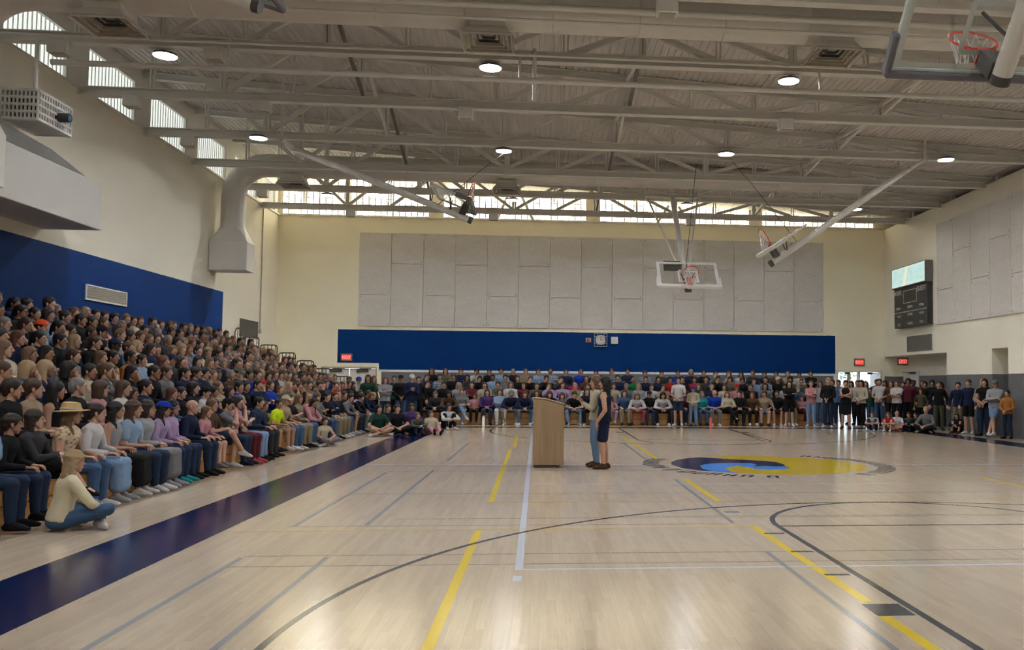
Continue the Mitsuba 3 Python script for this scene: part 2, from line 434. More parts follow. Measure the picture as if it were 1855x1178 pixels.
for c in range(14):
    y1 = 25.75 - c * 1.2192
    zz0 = (4.86, 6.08, 4.98, 6.08, 4.86)[c % 5] if c else 4.86
    for z0, z1 in ((3.66, zz0), (zz0, 7.24)):
        struct('acoustic_panel', chamfer_box(XR - 0.045, XR, y1 - 1.2132, y1 - 0.006, z0 + 0.006, z1 - 0.006, 0.006), 'm_panel', 'wall_right')
        for yy in (y1 - 0.09, y1 - 1.13):
            for zz in (z0 + 0.09, z1 - 0.09):
                sc.append(bx(XR - 0.05, XR - 0.045, yy - 0.012, yy + 0.012, zz - 0.012, zz + 0.012))
struct('panel_screws', join(*sc), 'm_dark', 'wall_right')
tag('wall_right__panel_screws', 'small dark panel screws', kind='stuff')

# ---------------------------------------------------------------- court markings, thin paint on the floor
Z = [0.0008]


def paint(base, poly, mat, label=None, z=None):
    z = Z[0] if z is None else z
    struct(base, flat(poly, -0.0005, z), mat, 'floor', label=label)


def seg(x0, y0, x1, y1, w):
    return sg.LineString([(x0, y0), (x1, y1)]).buffer(w / 2, cap_style=2)


def arc(cx, cy, r, a0, a1, w, n=60):
    a = np.radians(np.linspace(a0, a1, n))
    return sg.LineString(np.stack([cx + r * np.cos(a), cy + r * np.sin(a)], 1)).buffer(w / 2, cap_style=2)


LX, LY, BW = 25 * FT, 84 * FT, 0.87
border = sg.box(-LX - BW, -BW, LX + BW, LY + BW).difference(sg.box(-LX, 0, LX, LY))
paint('border_stripe', border, 'm_court_navy', 'wide navy border stripe around the court')
for s in (0, 1):
    fy = (lambda y: y) if s == 0 else (lambda y: LY - y)
    cy = fy(5.25 * FT)
    a0, a1 = (0, 180) if s == 0 else (180, 360)
    three = arc(0, cy, 19.667 * FT, a0, a1, 0.051, 160).union(seg(-19.667 * FT, fy(0), -19.667 * FT, cy, 0.051)).union(seg(19.667 * FT, fy(0), 19.667 * FT, cy, 0.051))
    Z[0] = 0.0014
    paint('three_point_line', three, 'm_line_navy', 'dark three-point line')
    lane = seg(-5.917 * FT, fy(0), -5.917 * FT, fy(18.96 * FT), 0.06).union(seg(5.917 * FT, fy(0), 5.917 * FT, fy(18.96 * FT), 0.06)).union(arc(0, fy(18.917 * FT), 5.917 * FT, a0, a1, 0.06, 80))
    paint('lane_line', lane.union(seg(-6 * FT, fy(18.917 * FT), 6 * FT, fy(18.917 * FT), 0.05)), 'm_line_navy', 'dark lane and free-throw line')
    for side in (-1, 1):
        Z[0] = 0.002
        paint('lane_block', sg.box(*sorted((side * 6.08 * FT, side * 6.95 * FT))[:1], min(fy(7 * FT), fy(8 * FT)), sorted((side * 6.08 * FT, side * 6.95 * FT))[1], max(fy(7 * FT), fy(8 * FT))), 'm_line_navy', 'dark lane block')
        for yy in (11.083, 14.25, 17.42):
            a, b = sorted((side * 6.12 * FT, side * 6.8 * FT))
            paint('lane_mark', sg.box(a, fy(yy * FT) - 0.025, b, fy(yy * FT) + 0.025), 'm_line_navy')
Z[0] = 0.0011
paint('half_court_line', seg(-LX, 12.8, LX, 12.8, 0.05), 'm_line_white', 'white half-court line')
paint('half_court_line', seg(-LX, 12.55, LX, 12.55, 0.03), 'm_line_thin')
paint('white_line', seg(-4.56, 3.68, -4.68, 22.0, 0.065), 'm_line_white', 'long white sideline of a smaller court')
paint('white_line', seg(-4.58, 3.70, 4.6, 3.70, 0.05), 'm_line_white', 'white end line of a smaller court')
paint('white_line', seg(-4.53, 9.68, 4.6, 9.68, 0.05), 'm_line_white')
paint('white_mark', sg.box(-4.60, 3.27, -4.53, 3.46), 'm_line_white', 'short white service mark')
for a, b in ((0.2, 5.62), (7.74, 16.3), (17.0, 21.4)):
    paint('yellow_line', seg(-5.03, a, -5.1 if a > 7 else -5.03, b, 0.075), 'm_line_yellow', 'yellow line')
for a, b in ((0.2, 2.12), (2.50, 5.8), (7.74, 10.4), (13.9, 21.5)):
    paint('yellow_line', seg(-2.05, a, -2.08, b, 0.085), 'm_line_yellow', 'yellow line')
paint('yellow_line', seg(3.0, 7.7, 3.0, 10.4, 0.075), 'm_line_yellow')
paint('yellow_cross_line', seg(-7.5, 5.64, -2.05, 5.74, 0.05), 'm_line_pale_yellow', 'pale yellow cross line')
paint('yellow_cross_line', seg(-5.1, 7.72, 3.0, 7.72, 0.05), 'm_line_pale_yellow')
for x, a, b in ((-6.98, 0.5, 4.3), (-6.25, 0.5, 4.3), (-6.99, 5.92, 11.4), (-6.25, 5.99, 11.8), (-6.21, 13.5, 18.5), (-2.3, 1.35, 4.35), (-2.25, 6.0, 10.3), (-2.3, 13.2, 18.6)):
    paint('grey_line', seg(x, a, x, b, 0.045), 'm_line_grey', 'blue-grey line of a small court')
for y, a, b in ((3.92, -6.98, 2.4), (4.36, -6.98, 2.4), (6.4, -6.0, 2.4), (5.93, -7.05, -2.3), (6.5, -3.6, 2.4), (8.6, -7.0, 2.4), (11.6, -7.0, 2.4)):
    paint('thin_cross_line', seg(a, y, b, y, 0.022), 'm_line_thin', z=0.0009)
paint('grey_mark', sg.box(-2.18, 6.72, -2.0, 6.88), 'm_line_grey', 'small grey mark')
paint('free_line', seg(1.99, 26.2, 1.55, 19.3, 0.05), 'm_line_navy')
# centre emblem: yellow disc with a curling navy and light blue wave
Z[0] = 0.0017
paint('emblem_disc', sg.Point(-0.08, 12.83).buffer(1.86, 48), 'm_logo_yellow', 'yellow disc of the centre emblem')
navy = [(-1.93, 12.75), (-1.86, 13.3), (-1.66, 13.8), (-1.35, 14.2), (-1.10, 14.38), (-0.8, 14.16), (-0.55, 13.94), (-0.23, 13.74), (0.09, 13.54), (0.23, 13.29), (0.25, 12.82), (0.18, 12.44), (0.01, 12.39), (-0.19, 12.47), (-0.45, 12.44), (-0.3, 12.7), (-0.32, 13.05), (-0.74, 13.1), (-1.04, 13.04), (-1.28, 12.86), (-1.44, 12.48), (-1.49, 11.98), (-1.40, 11.52), (-1.62, 11.75), (-1.83, 12.1)]
lblue = [(-1.44, 12.48), (-1.28, 12.86), (-1.04, 13.04), (-0.73, 13.12), (-0.32, 13.07), (-0.28, 12.75), (-0.45, 12.44), (-0.19, 12.47), (0.01, 12.39), (0.18, 12.44), (0.19, 12.16), (-0.06, 11.84), (-0.32, 11.79), (-0.5, 11.92), (-0.58, 12.27), (-0.68, 12.56), (-0.89, 12.39), (-1.06, 12.0), (-1.08, 11.53), (-0.99, 11.23), (-1.24, 11.38), (-1.40, 11.52), (-1.49, 11.98)]
Z[0] = 0.0022
paint('emblem_wave', sg.Polygon(navy).buffer(0.03).buffer(-0.03), 'm_court_navy', 'navy curling wave of the centre emblem')
paint('emblem_crest', sg.Polygon(lblue).buffer(0.02).buffer(-0.02), 'm_logo_blue', 'light blue crest of the wave')
r2 = random.Random(5)
strokes = []
for a0, a1 in ((150, 262), (305, 415)):
    a = a0
    while a < a1:
        c = np.radians(a)
        px, py = -0.08 + 2.22 * math.cos(c), 12.83 + 2.22 * math.sin(c)
        t, u_ = np.array([-math.sin(c), math.cos(c)]), np.array([math.cos(c), math.sin(c)])
        o = np.array([px, py])
        for k in range(2):
            p = o + t * 0.07 * (k - 0.5) * 2
            strokes.append(sg.LineString([p - u_ * 0.15, p + u_ * 0.15]).buffer(0.028, cap_style=2))
        h = r2.choice((-0.15, 0.0, 0.15))
        strokes.append(sg.LineString([o - t * 0.08 + u_ * h, o + t * 0.08 + u_ * h]).buffer(0.028, cap_style=2))
        a += r2.choice((7.5, 7.5, 7.5, 11))
from shapely import union_all
paint('emblem_lettering', union_all(strokes), 'm_line_navy', 'ring of dark lettering around the emblem')

# the nearest maple boards, each its own piece, laid in the pattern that the floor's material continues
def rand_cell(*c):
    h = 0
    c = list(c) + [0] * (3 - len(c))
    q = [(int(math.floor(t)) + 1000000) & 0xFFFFFFFF for t in c]
    h = (q[0] * 374761393 + q[1] * 668265263 + q[2] * 2147483647) & 0xFFFFFFFF
    h = ((h ^ (h >> 13)) * 1274126177) & 0xFFFFFFFF
    return ((h ^ (h >> 16)) & 0xFFFFFF) / 16777215.0


boards = []
for i in range(int(-6.6 / SW), int(-0.6 / SW)):
    off = float(np.float32(rand_cell(i, 5)) * np.float32(SL))
    for j in range(-2, 12):
        y0 = j * SL - off
        if y0 + SL < 1.25 or y0 > 5.5:
            continue
        x0 = i * SW
        d = math.hypot(x0 + SW / 2 - CAM[0], y0 + SL / 2 - CAM[1])
        if abs((x0 - CAM[0]) / (y0 + SL - CAM[1]) + 0.05) < 0.66:
            boards.append((d, x0, y0))
boards.sort()
for d, x0, y0 in boards[:290]:
    struct('maple_board', bx(x0 + 0.0003, x0 + SW - 0.0003, y0 + 0.0004, y0 + SL - 0.0004, -0.01, 0.0003), 'm_floor', 'floor')
# ---------------------------------------------------------------- roof trusses
CH = 7.75       # underside of the bottom chords
M0, MOD = -5.53, 6.04


def wsection(p, q, w, h, t=0.02):
    """A rolled beam: two flanges and a web."""
    p, q = np.asarray(p, float), np.asarray(q, float)
    e = np.array([0, 0, h / 2 - t / 2])
    return join(beam(p + e, q + e, w, t), beam(p - e, q - e, w, t), beam(p, q, t * 0.8, h - 2 * t))


where = ['farthest', 'second from the far wall', 'third from the far wall', 'fourth from the far wall', 'fifth from the far wall', 'nearest in view, beside the round duct']
nodes = [M0 + MOD / 4 * k for k in range(-6, 11)]
for k, y in enumerate(TY):
    vis = k >= 4
    if not vis:
        continue
    idx = len(TY) - 1 - k
    t = thing('roof_truss', f'cream painted steel roof truss, {where[min(idx, 5)] if idx < 6 else "at the top edge of the picture"}', 'roof truss', 'steel roof trusses')
    top = lambda x: deck_z(x, y) - 0.10
    put('bottom_chord', wsection((XL, y, CH + 0.1), (XR + 0.2, y, CH + 0.1), 0.2, 0.2), 'm_steel', t)
    put('top_chord', wsection((XL, y, top(XL)), (XR + 0.9, y, top(XR + 0.9)), 0.17, 0.18), 'm_steel', t)
    if not vis:
        continue
    for q, x in enumerate(nodes):
        if not XL + 0.3 < x < XR - 0.2 or top(x) - CH < 0.35:
            continue
        m = (q - 6) % 4
        w = 0.14 if m == 0 else 0.12 if m == 2 else 0.06
        put('vertical', join(beam((x - 0.04, y, CH + 0.19), (x - 0.04, y, top(x)), w / 2, w, (0, 1, 0)), beam((x + 0.04, y, CH + 0.19), (x + 0.04, y, top(x)), w / 2, w, (0, 1, 0))), 'm_steel', t)
        for s in (-1, 1):
            x2 = x + s * MOD / 4
            if m != 2 and (m == 0 or (m == 1 and s > 0) or (m == 3 and s < 0)) and XL + 0.1 < x2 < XR and top(x2) - CH > 0.3:
                put('diagonal', beam((x + s * 0.06, y, CH + 0.2), (x2 - s * 0.05, y, top(x2) - 0.07), 0.1, 0.09, (0, 1, 0)), 'm_steel', t)
for x in (M0 - MOD / 2, M0 + MOD / 2, M0 + 1.5 * MOD):
    for k, bay in ((5, 'nearest bay'), (6, 'second bay'), (7, 'third bay'), (9, 'farthest bay')):
        y0, y1 = TY[k], TY[k + 1]
        t = thing('cross_brace', f'crossing steel rods between two roof trusses, {"left" if x < -5 else "middle" if x < 1 else "right"}, {bay}', 'brace', 'cross braces between the roof trusses')
        put('rod', beam((x - 0.05, y0 + 0.1, CH + 0.22), (x - 0.05, y1 - 0.1, deck_z(x, y1) - 0.2), 0.07, 0.07), 'm_steel', t)
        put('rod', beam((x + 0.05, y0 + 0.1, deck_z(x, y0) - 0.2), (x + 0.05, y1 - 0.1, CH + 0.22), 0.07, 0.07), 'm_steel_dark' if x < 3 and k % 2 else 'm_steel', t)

# round air ducts along the trusses, each with an elbow and a drop at the left wall
def air_duct(y, z, r, x1, xd, label):
    t = thing('air_duct', label, 'air duct', 'round air ducts under the roof')
    a = np.linspace(0, math.pi / 2, 7)
    R = 1.0
    path = [(x1, y, z)] + [(xd + R - R * math.sin(b), y, z - R + R * math.cos(b)) for b in a] + [(xd, y, z - 2.0)]
    put('pipe', tube(path, r, 24), 'm_duct', t, smooth=40)
    seams = [ring((xx, y, z), r + 0.006, 0.012, 24, 6, (0, 1, 0), (0, 0, 1)) for xx in np.arange(xd + 2.2, x1, 1.5)]
    put('seams', join(*seams), 'm_duct', t, smooth=40)
    tag(t + '__seams', kind='stuff')
    zb, zt = z - 2.3 - 1.05, z - 2.0
    q = [(-0.55, -0.35), (0.55, -0.35), (0.55, 0.35), (-0.55, 0.35)]
    ang = np.arange(24) * 2 * np.pi / 24
    top = np.stack([xd + r * np.cos(ang), y + r * np.sin(ang), np.full(24, zt)], 1)
    low = [(xd + a_, y + b_, zz) for a_, b_ in q for zz in (z - 2.45,)]
    hull = m3.Manifold.hull_points(np.vstack([top, low])).to_mesh()
    put('boot', (np.array(hull.vert_properties[:, :3], float), np.array(hull.tri_verts, int)), 'm_duct', t)
    put('outlet_box', chamfer_box(xd - 0.56, xd + 0.56, y - 0.36, y + 0.36, zb, z - 2.45, 0.01), 'm_duct', t)
    return t


def diffuser(x, y, zt, duct, label):
    t = thing('air_diffuser', label, 'air vent', 'square air diffusers under the ducts')
    put('neck', chamfer_box(x - 0.3, x + 0.3, y - 0.3, y + 0.3, zt - 0.12, zt, 0.008), 'm_duct', t)
    o, i_ = 0.45, 0.28
    z0, z1 = zt - 0.34, zt - 0.12
    v = []
    for s, z in ((o, z0), (0.31, z1)):
        v += [(x - s, y - s, z), (x + s, y - s, z), (x + s, y + s, z), (x - s, y + s, z)]
    put('skirt', (np.array(v), np.array([[0, 1, 5], [0, 5, 4], [1, 2, 6], [1, 6, 5], [2, 3, 7], [2, 7, 6], [3, 0, 4], [3, 4, 7]])), 'm_duct', t)
    for k in range(5):
        s = 0.40 - k * 0.075
        z = z0 + 0.02 + k * 0.03
        put('vane', join(bx(x - s, x + s, y - s - 0.02, y - s, z, z + 0.05), bx(x - s, x + s, y + s, y + s + 0.02, z, z + 0.05), bx(x - s - 0.02, x - s, y - s, y + s, z, z + 0.05), bx(x + s, x + s + 0.02, y - s, y + s, z, z + 0.05)), 'm_dark' if k > 2 else 'm_vent', t)


air_duct(11.3, 8.07, 0.42, 6.3, -13.98, 'cream round air duct with elbow, across the top edge of the picture')
air_duct(24.05, 8.22, 0.36, 6.0, -14.02, 'cream round air duct dropping to a box on the left wall, near the far windows')
for x, w in ((-11.65, 'nearest the upper left corner'), (-5.4, 'above the middle ceiling lamp'), (0.72, 'left of the near glass backboard')):
    diffuser(x, 11.3, 7.72, 0, f'cream square air diffuser under the near duct, {w}')
for x, w in ((-12.2, 'beside the duct elbow'), (-5.6, 'left of the far backboard')):
    diffuser(x, 24.05, 7.92, 0, f'cream square air diffuser under the far duct, {w}')

# LED high bays
LAMPS = [(-11.59, 13.25), (-5.48, 13.2), (0.49, 13.27), (-11.68, 18.95), (-5.5, 19.45), (0.44, 19.05), (6.5, 18.9), (-5.5, 25.75), (0.5, 25.75), (6.5, 25.75), (-11.6, 25.75), (6.5, 13.2)] + [(x, y) for y in (6.9, 0.7) for x in (-11.6, -5.5, 0.5, 6.5)]
lampw = ['at the upper left', 'at the upper middle', 'at the upper right', 'small, above the duct elbow', 'behind the third truss at the middle', 'small, left of the far right basket mast', 'small, near the right wall']
for k, (x, y) in enumerate(LAMPS):
    near = y < 14
    side = 'far left' if x < -8 else 'left' if x < -3 else 'right' if x < 3 else 'far right'
    t = thing('ceiling_lamp', f'round white LED ceiling lamp, lit, {lampw[k]}' if k < len(lampw) else f'small round LED ceiling lamp before the far windows, {side}' if y > 20 else 'round LED ceiling lamp at the right edge behind the near backboard' if y > 13 else 'round LED ceiling lamp out of the picture above the camera', 'ceiling lamp', 'round LED lamps under the trusses')
    z = 7.66 if near else 7.69
    put('housing', lathe([(0, z + 0.085), (0.1, z + 0.08), (0.2, z + 0.045), (0.225, z), (0.212, z)], 24, (x, y, 0)), 'm_dark', t, smooth=40)
    put('lens', lathe([(0.0, z - 0.014), (0.04, z - 0.014), (0.205, z - 0.012), (0.212, z)], 24, (x, y, 0)), 'm_white', t)
    scene[t + '__lens']['emitter'] = emitter((0.93, 0.97, 1.0), LAMP_LIGHT)
    scene[f'lamp_beam_{k:02d}'] = {'type': 'spot', 'to_world': T().look_at(origin=[x, y, z - 0.03], target=[x, y, 0], up=[0, 1, 0]), 'intensity': {'type': 'rgb', 'value': [LAMP_BEAM * (1.35 if y > 25 else 1.0) * (0.5 if x > 6 else 1.0) * q for q in (0.96, 0.98, 1.0)]}, 'cutoff_angle': 78, 'beam_width': 38}
    put('bracket', join(tube([(x, y, z + 0.07), (x, y, CH + 0.02)], 0.02, 8), beam((x, y, CH - 0.0), (x, min(TY, key=lambda q: abs(q - y)), CH - 0.0), 0.05, 0.03) if abs(min(TY, key=lambda q: abs(q - y)) - y) > 0.05 else bx(x - 0.05, x + 0.05, y - 0.05, y + 0.05, CH - 0.02, CH)), 'm_steel', t)

# white boxes clamped under the chords
BOXES = [(-6.2, 16.0, 'lit white, in the middle under the second truss'), (1.2, 16.0, 'lit white, on the right under the second truss'), (-10.55, 12.9, 'cream, at the upper left beside the ceiling lamp'), (-13.41, 16.0, 'cream, above the projector at the left windows'), (-13.48, 19.2, 'cream, left of the duct elbow'), (-10.65, 16.0, 'cream, left of the middle under the second truss'), (-2.46, 10.0, 'white, at the top edge on the near duct'), (-13.55, 25.3, 'cream, by the far duct drop'), (-6.26, 28.4, 'white, before the far windows, left'), (1.07, 28.4, 'white, behind the far backboard mast'), (-13.3, 12.9, 'cream, beside the projector pole at the upper left'), (-11.4, 28.4, 'cream, before the far windows by the duct')]
for x, y, w in BOXES:
    t = thing('equipment_box', f'small square box under the roof steel, {w}', 'box', 'boxes under the trusses')
    lit = 'm_white' if 'white' in w else 'm_duct'
    put('body', chamfer_box(x - 0.17, x + 0.17, y - 0.13, y + 0.13, CH - 0.27, CH - 0.02, 0.015), lit, t)
    put('cover', bx(x - 0.13, x + 0.13, y - 0.1, y + 0.1, CH - 0.285, CH - 0.268), 'm_vent', t)

# pipe of the rolled-up divider, hung below the first truss, and the sprinkler pipe along it
t = thing('divider_pipe', 'long cream pipe hung across the room below the nearest truss', 'pipe')
put('pipe', tube([(-13.38, 12.8, 7.3), (9.3, 12.8, 7.3)], 0.055, 12), 'm_steel', t, smooth=40)
for x in (-10.3, -4.9, 1.0, 4.2, 8.0):
    put('hanger', tube([(x, 12.83, 7.3), (x, 12.935, 7.95)], 0.025, 8), 'm_steel', t)
t = thing('drop_pipe', 'short vertical white pipe hanging below the nearest truss', 'pipe')
put('pipe', tube([(-4.62, 12.92, 7.97), (-4.62, 12.92, 6.98)], 0.04, 10), 'm_white', t, smooth=40)
put('end_cap', lathe([(0, 6.94), (0.05, 6.95), (0.05, 7.02), (0, 7.03)], 12, (-4.62, 12.92, 0)), 'm_steel', t)
t = thing('conduit', 'thin grey conduit with fittings along the near roof truss', 'pipe')
put('pipe', tube([(-14.58, 12.55, 7.7), (9.46, 12.55, 7.7)], 0.03, 8), 'm_steel', t, smooth=40)
t = thing('roof_pipe', 'long cream pipe beside the truss at the top edge of the picture', 'pipe')
put('pipe', tube([(-9, 10.6, 7.78), (9.3, 10.6, 7.78)], 0.06, 10), 'm_steel', t, smooth=40)
put('pipe', tube([(-9, 10.72, 7.6), (9.3, 10.72, 7.6)], 0.035, 8), 'm_steel', t, smooth=40)
t = thing('wall_conduit', 'thin vertical conduit with a small box on the left wall near the far corner', 'pipe')
put('pipe', tube([(XL + 0.03, 28.65, HW), (XL + 0.03, 28.65, 3.3)], 0.02, 8), 'm_vent', t)
put('box', chamfer_box(XL, XL + 0.06, 28.58, 28.72, 3.2, 3.34, 0.006), 'm_vent', t)

# projector in a white wire cage on a pole
t = thing('projector', 'projector in a perforated white cage hanging from a pole at the upper left', 'projector')
put('pole', tube([(-13.72, 12.95, 7.76), (-13.72, 12.95, 6.72)], 0.035, 10), 'm_white', t, smooth=40)
X0, X1, Y0, Y1, Z0, Z1 = -14.12, -13.5, 12.65, 13.75, 6.2, 6.72
bars = []
for zz in np.linspace(Z0, Z1, 5):
    for a, b, c, d in ((X0, X1, Y0, Y0), (X0, X1, Y1, Y1), (X0, X0, Y0, Y1), (X1, X1, Y0, Y1)):
        bars.append(beam((a, c, zz), (b, d, zz), 0.05, 0.045))
for q in np.linspace(0, 1, 10):
    for yy in (Y0, Y1):
        bars.append(beam((X0 + q * (X1 - X0), yy, Z0), (X0 + q * (X1 - X0), yy, Z1), 0.03, 0.03))
for q in np.linspace(0, 1, 14):
    for xx in (X0, X1):
        bars.append(beam((xx, Y0 + q * (Y1 - Y0), Z0), (xx, Y0 + q * (Y1 - Y0), Z1), 0.03, 0.03))
    bars.append(beam((X0, Y0 + q * (Y1 - Y0), Z0), (X1, Y0 + q * (Y1 - Y0), Z0), 0.04, 0.02))
bars.append(bx(X0, X1, Y0, Y1, Z1 - 0.01, Z1 + 0.02))
put('cage', join(*bars), 'm_white', t, label='perforated white security cage')
put('body', chamfer_box(X0 + 0.06, X1 - 0.06, Y0 + 0.1, Y1 - 0.1, Z0 + 0.06, Z1 - 0.08, 0.02), 'm_dark', t)
m = tube([(X1 - 0.05, 13.3, 6.42), (X1 + 0.22, 13.3, 6.42)], 0.085, 16)
put('lens', m, 'm_black', t, smooth=40, label='black projector lens')
put('lens_glass', tube([(X1 + 0.2, 13.3, 6.42), (X1 + 0.225, 13.3, 6.42)], 0.05, 16), 'm_logo_blue', t)

# boxed-out bulkhead on the left wall with a projecting lower front
t = thing('wall_bulkhead', 'large white boxed-out bulkhead on the left wall below the projector', 'bulkhead')
put('front_box', chamfer_box(XL, -13.48, 6.0, 14.98, 4.58, 5.55, 0.012), 'm_bulkhead', t)
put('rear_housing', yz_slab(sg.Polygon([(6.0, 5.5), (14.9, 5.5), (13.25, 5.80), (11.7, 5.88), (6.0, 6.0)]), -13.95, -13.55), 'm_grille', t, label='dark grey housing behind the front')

# ---------------------------------------------------------------- basketball baskets, folded up
def circle_pts(c, R, n, u, w):
    a = np.arange(n) * 2 * np.pi / n
    return np.asarray(c) + R * (np.cos(a)[:, None] * np.asarray(u) + np.sin(a)[:, None] * np.asarray(w))


def basket(pivot, yaw, phi, label, L=5.0, pad='m_padding', clock=False, header=True, braces=True, short=0.0):
    """Built hanging straight down with the board towards local +y, then folded up by phi and turned by yaw."""
    M = np.array(T().translate(list(pivot)).rotate([0, 0, 1], yaw).rotate([1, 0, 0], phi).matrix, float)
    W = np.array(T().translate(list(pivot)).rotate([0, 0, 1], yaw).matrix, float)
    t = thing('basketball_backboard', label, 'basketball hoop', 'ceiling-hung basketball backboards')

    def p(base, mesh, mat, to=M, **kw):
        m = move(mesh if isinstance(mesh, tuple) else (np.asarray(mesh.vertices), np.asarray(mesh.faces)), to)
        return put(base, m, mat, t, **kw)
    Lm = L - short
    p('mast', tube([(0, 0, 0), (0, 0, -Lm)], 0.09, 20), 'm_offwhite', smooth=40)
    p('mast_collar', join(lathe([(0.092, -Lm - 0.02), (0.097, -Lm + 0.06), (0.092, -Lm + 0.07)], 20), lathe([(0.0, -Lm - 0.02), (0.092, -Lm - 0.02), (0.092, -Lm)], 20)), 'm_dark', smooth=40, label='dark collar at the mast end')
    zb, zt, y = -L + 0.12, -L + 0.12 + 1.07, 0.36
    w = 0.915
    g = p('glass', bx(-w + 0.03, w - 0.03, y - 0.006, y + 0.006, zb + 0.03, zt - 0.03), 'm_pane', label='clear glass board')
    fr = [bx(-w, w, y - 0.025, y + 0.025, zb, zb + 0.04), bx(-w, w, y - 0.025, y + 0.025, zt - 0.04, zt), bx(-w, -w + 0.04, y - 0.025, y + 0.025, zb, zt), bx(w - 0.04, w, y - 0.025, y + 0.025, zb, zt)]
    p('frame', join(*fr), 'm_white' if pad != 'm_padding' else 'm_glass_tint', label='metal board frame')
    a, b = 0.305, 0.45
    zr = -L + 0.30
    yl = y + 0.0075
    tgt = [bx(-a, a, yl, yl + 0.002, zr, zr + 0.05), bx(-a, a, yl, yl + 0.002, zr + b, zr + b + 0.05), bx(-a, -a + 0.05, yl, yl + 0.002, zr, zr + b), bx(a - 0.05, a, yl, yl + 0.002, zr, zr + b)]
    e = 0.05
    edge = [bx(-w + 0.04, w - 0.04, yl, yl + 0.002, zt - 0.04 - e, zt - 0.04), bx(-w + 0.04, -w + 0.04 + e, yl, yl + 0.002, zb + 0.04, zt - 0.04), bx(w - 0.04 - e, w - 0.04, yl, yl + 0.002, zb + 0.04, zt - 0.04), bx(-w + 0.04, w - 0.04, yl, yl + 0.002, zb + 0.04, zb + 0.04 + e)]
    p('target_square', join(*tgt), 'm_glass_tint' if pad == 'm_padding' else 'm_white', label='pale painted target square')
    p('board_border', join(*edge), 'm_glass_tint' if pad == 'm_padding' else 'm_white', label='pale painted board border')
    p('padding', join(chamfer_box(-w - 0.04, w + 0.04, y - 0.06, y + 0.06, zb - 0.06, zb + 0.02, 0.02), chamfer_box(-w - 0.05, -w + 0.015, y - 0.06, y + 0.06, zb - 0.05, zb + 0.36, 0.02), chamfer_box(w - 0.015, w + 0.05, y - 0.06, y + 0.06, zb - 0.05, zb + 0.36, 0.02)), pad, label='edge padding along the board')
    c = (0, y + 0.16 + 0.23, zr)
    p('rim', join(ring(c, 0.23, 0.012, 32, 8), bx(-0.06, 0.06, y + 0.01, y + 0.17, zr - 0.012, zr + 0.02), bx(-0.1, 0.1, y + 0.008, y + 0.03, zr - 0.12, zr + 0.03), beam((-0.1, y + 0.06, zr - 0.01), (-0.16, y + 0.24, zr), 0.02, 0.02), beam((0.1, y + 0.06, zr - 0.01), (0.16, y + 0.24, zr), 0.02, 0.02)), 'm_red_paint', smooth=40, label='red rim')
    down = np.linalg.inv(M[:3, :3]) @ np.array([0, 0, -1.0])
    cn = []
    c = np.array(c)
    for k in range(12):
        for s in (1, -1):
            pts = []
            for q in np.linspace(0, 1, 5):
                R_ = 0.225 * (1 - 0.45 * q ** 0.8)
                ang = 2 * math.pi * (k + s * q * 1.5) / 12
                pts.append(c + R_ * np.array([math.cos(ang), math.sin(ang), 0]) + down * 0.42 * q)
            cn.append(tube(pts, 0.005, 4, cap=False))
    p('net', join(*cn), 'm_net', label='white cord net')
    p('board_bracket', join(beam((0, 0.05, zr - 0.02), (0, y - 0.02, zr - 0.02), 0.2, 0.16), beam((-0.06, 0.05, zr + 0.3), (-0.2, y - 0.02, zr + 0.4), 0.025, 0.025), beam((0.06, 0.05, zr + 0.3), (0.2, y - 0.02, zr + 0.4), 0.025, 0.025)), 'm_dark', label='dark board bracket')
    end = move((np.array([[0, 0, -L * 0.8]]), np.zeros((0, 3), int)), M)[0][0]
    if header:
        p('header_tube', tube([(-0.95, 0, 0), (0.95, 0, 0)], 0.07, 14), 'm_offwhite', W, smooth=40)
        for s in (-1, 1):
            e_ = W @ np.array([0.9 * s, 0, 0, 1])
            p('header_hanger', beam((0.9 * s, 0, 0), (0.9 * s, 0, deck_z(e_[0], e_[1]) - e_[2] + 0.01), 0.06, 0.06), 'm_steel', W)
    if braces:
        for s in (-1, 1):
            p('side_brace', tube([(s * 0.85, 0.0, -0.06), (s * 0.06, 0.0, -L + 0.85)], 0.03, 10), 'm_steel', smooth=40)
    hp = np.array([end[0], end[1], CH])
    put('hoist_cable', tube([end, end * 0.35 + hp * 0.65 + (W[:3, 1] * 1.2), hp + W[:3, 1] * 1.9], 0.008, 6), 'm_black', t, label='dark hoist cable')
    if clock:
        p('shot_clock', chamfer_box(0.1, 0.62, -0.05, 0.1, -L + 1.26, -L + 1.58, 0.01), 'm_black', label='black shot clock box')
        p('shot_clock_arm', beam((-0.1, 0.05, -L + 1.45), (0.15, 0.05, -L + 1.45), 0.05, 0.05), 'm_dark')
    return t


basket((-0.28, 0.6, 7.88), 0, 42, 'glass basketball backboard with red rim and dark padding, seen from below at the upper right', clock=False, header=True, short=0.2)
basket((-0.12, 25.0, 7.77), 180, 42, 'glass basketball backboard facing the room before the far wall, shot clock above', pad='m_white', clock=True, short=0.75)
basket((6.0, 20.0, 7.75), 90, 55, 'basketball backboard folded up at a slant on the right, rim towards the middle', pad='m_white', braces=False)
basket((-11.0, 19.5, 7.6), -90, 69, 'basketball backboard folded up at a slant on the left, dark frame', pad='m_padding', braces=False)
basket((-12.7, 7.2, 7.6), -90, 73, 'grey end of a folded basketball backboard and mast, at the upper edge left', pad='m_padding', braces=False)

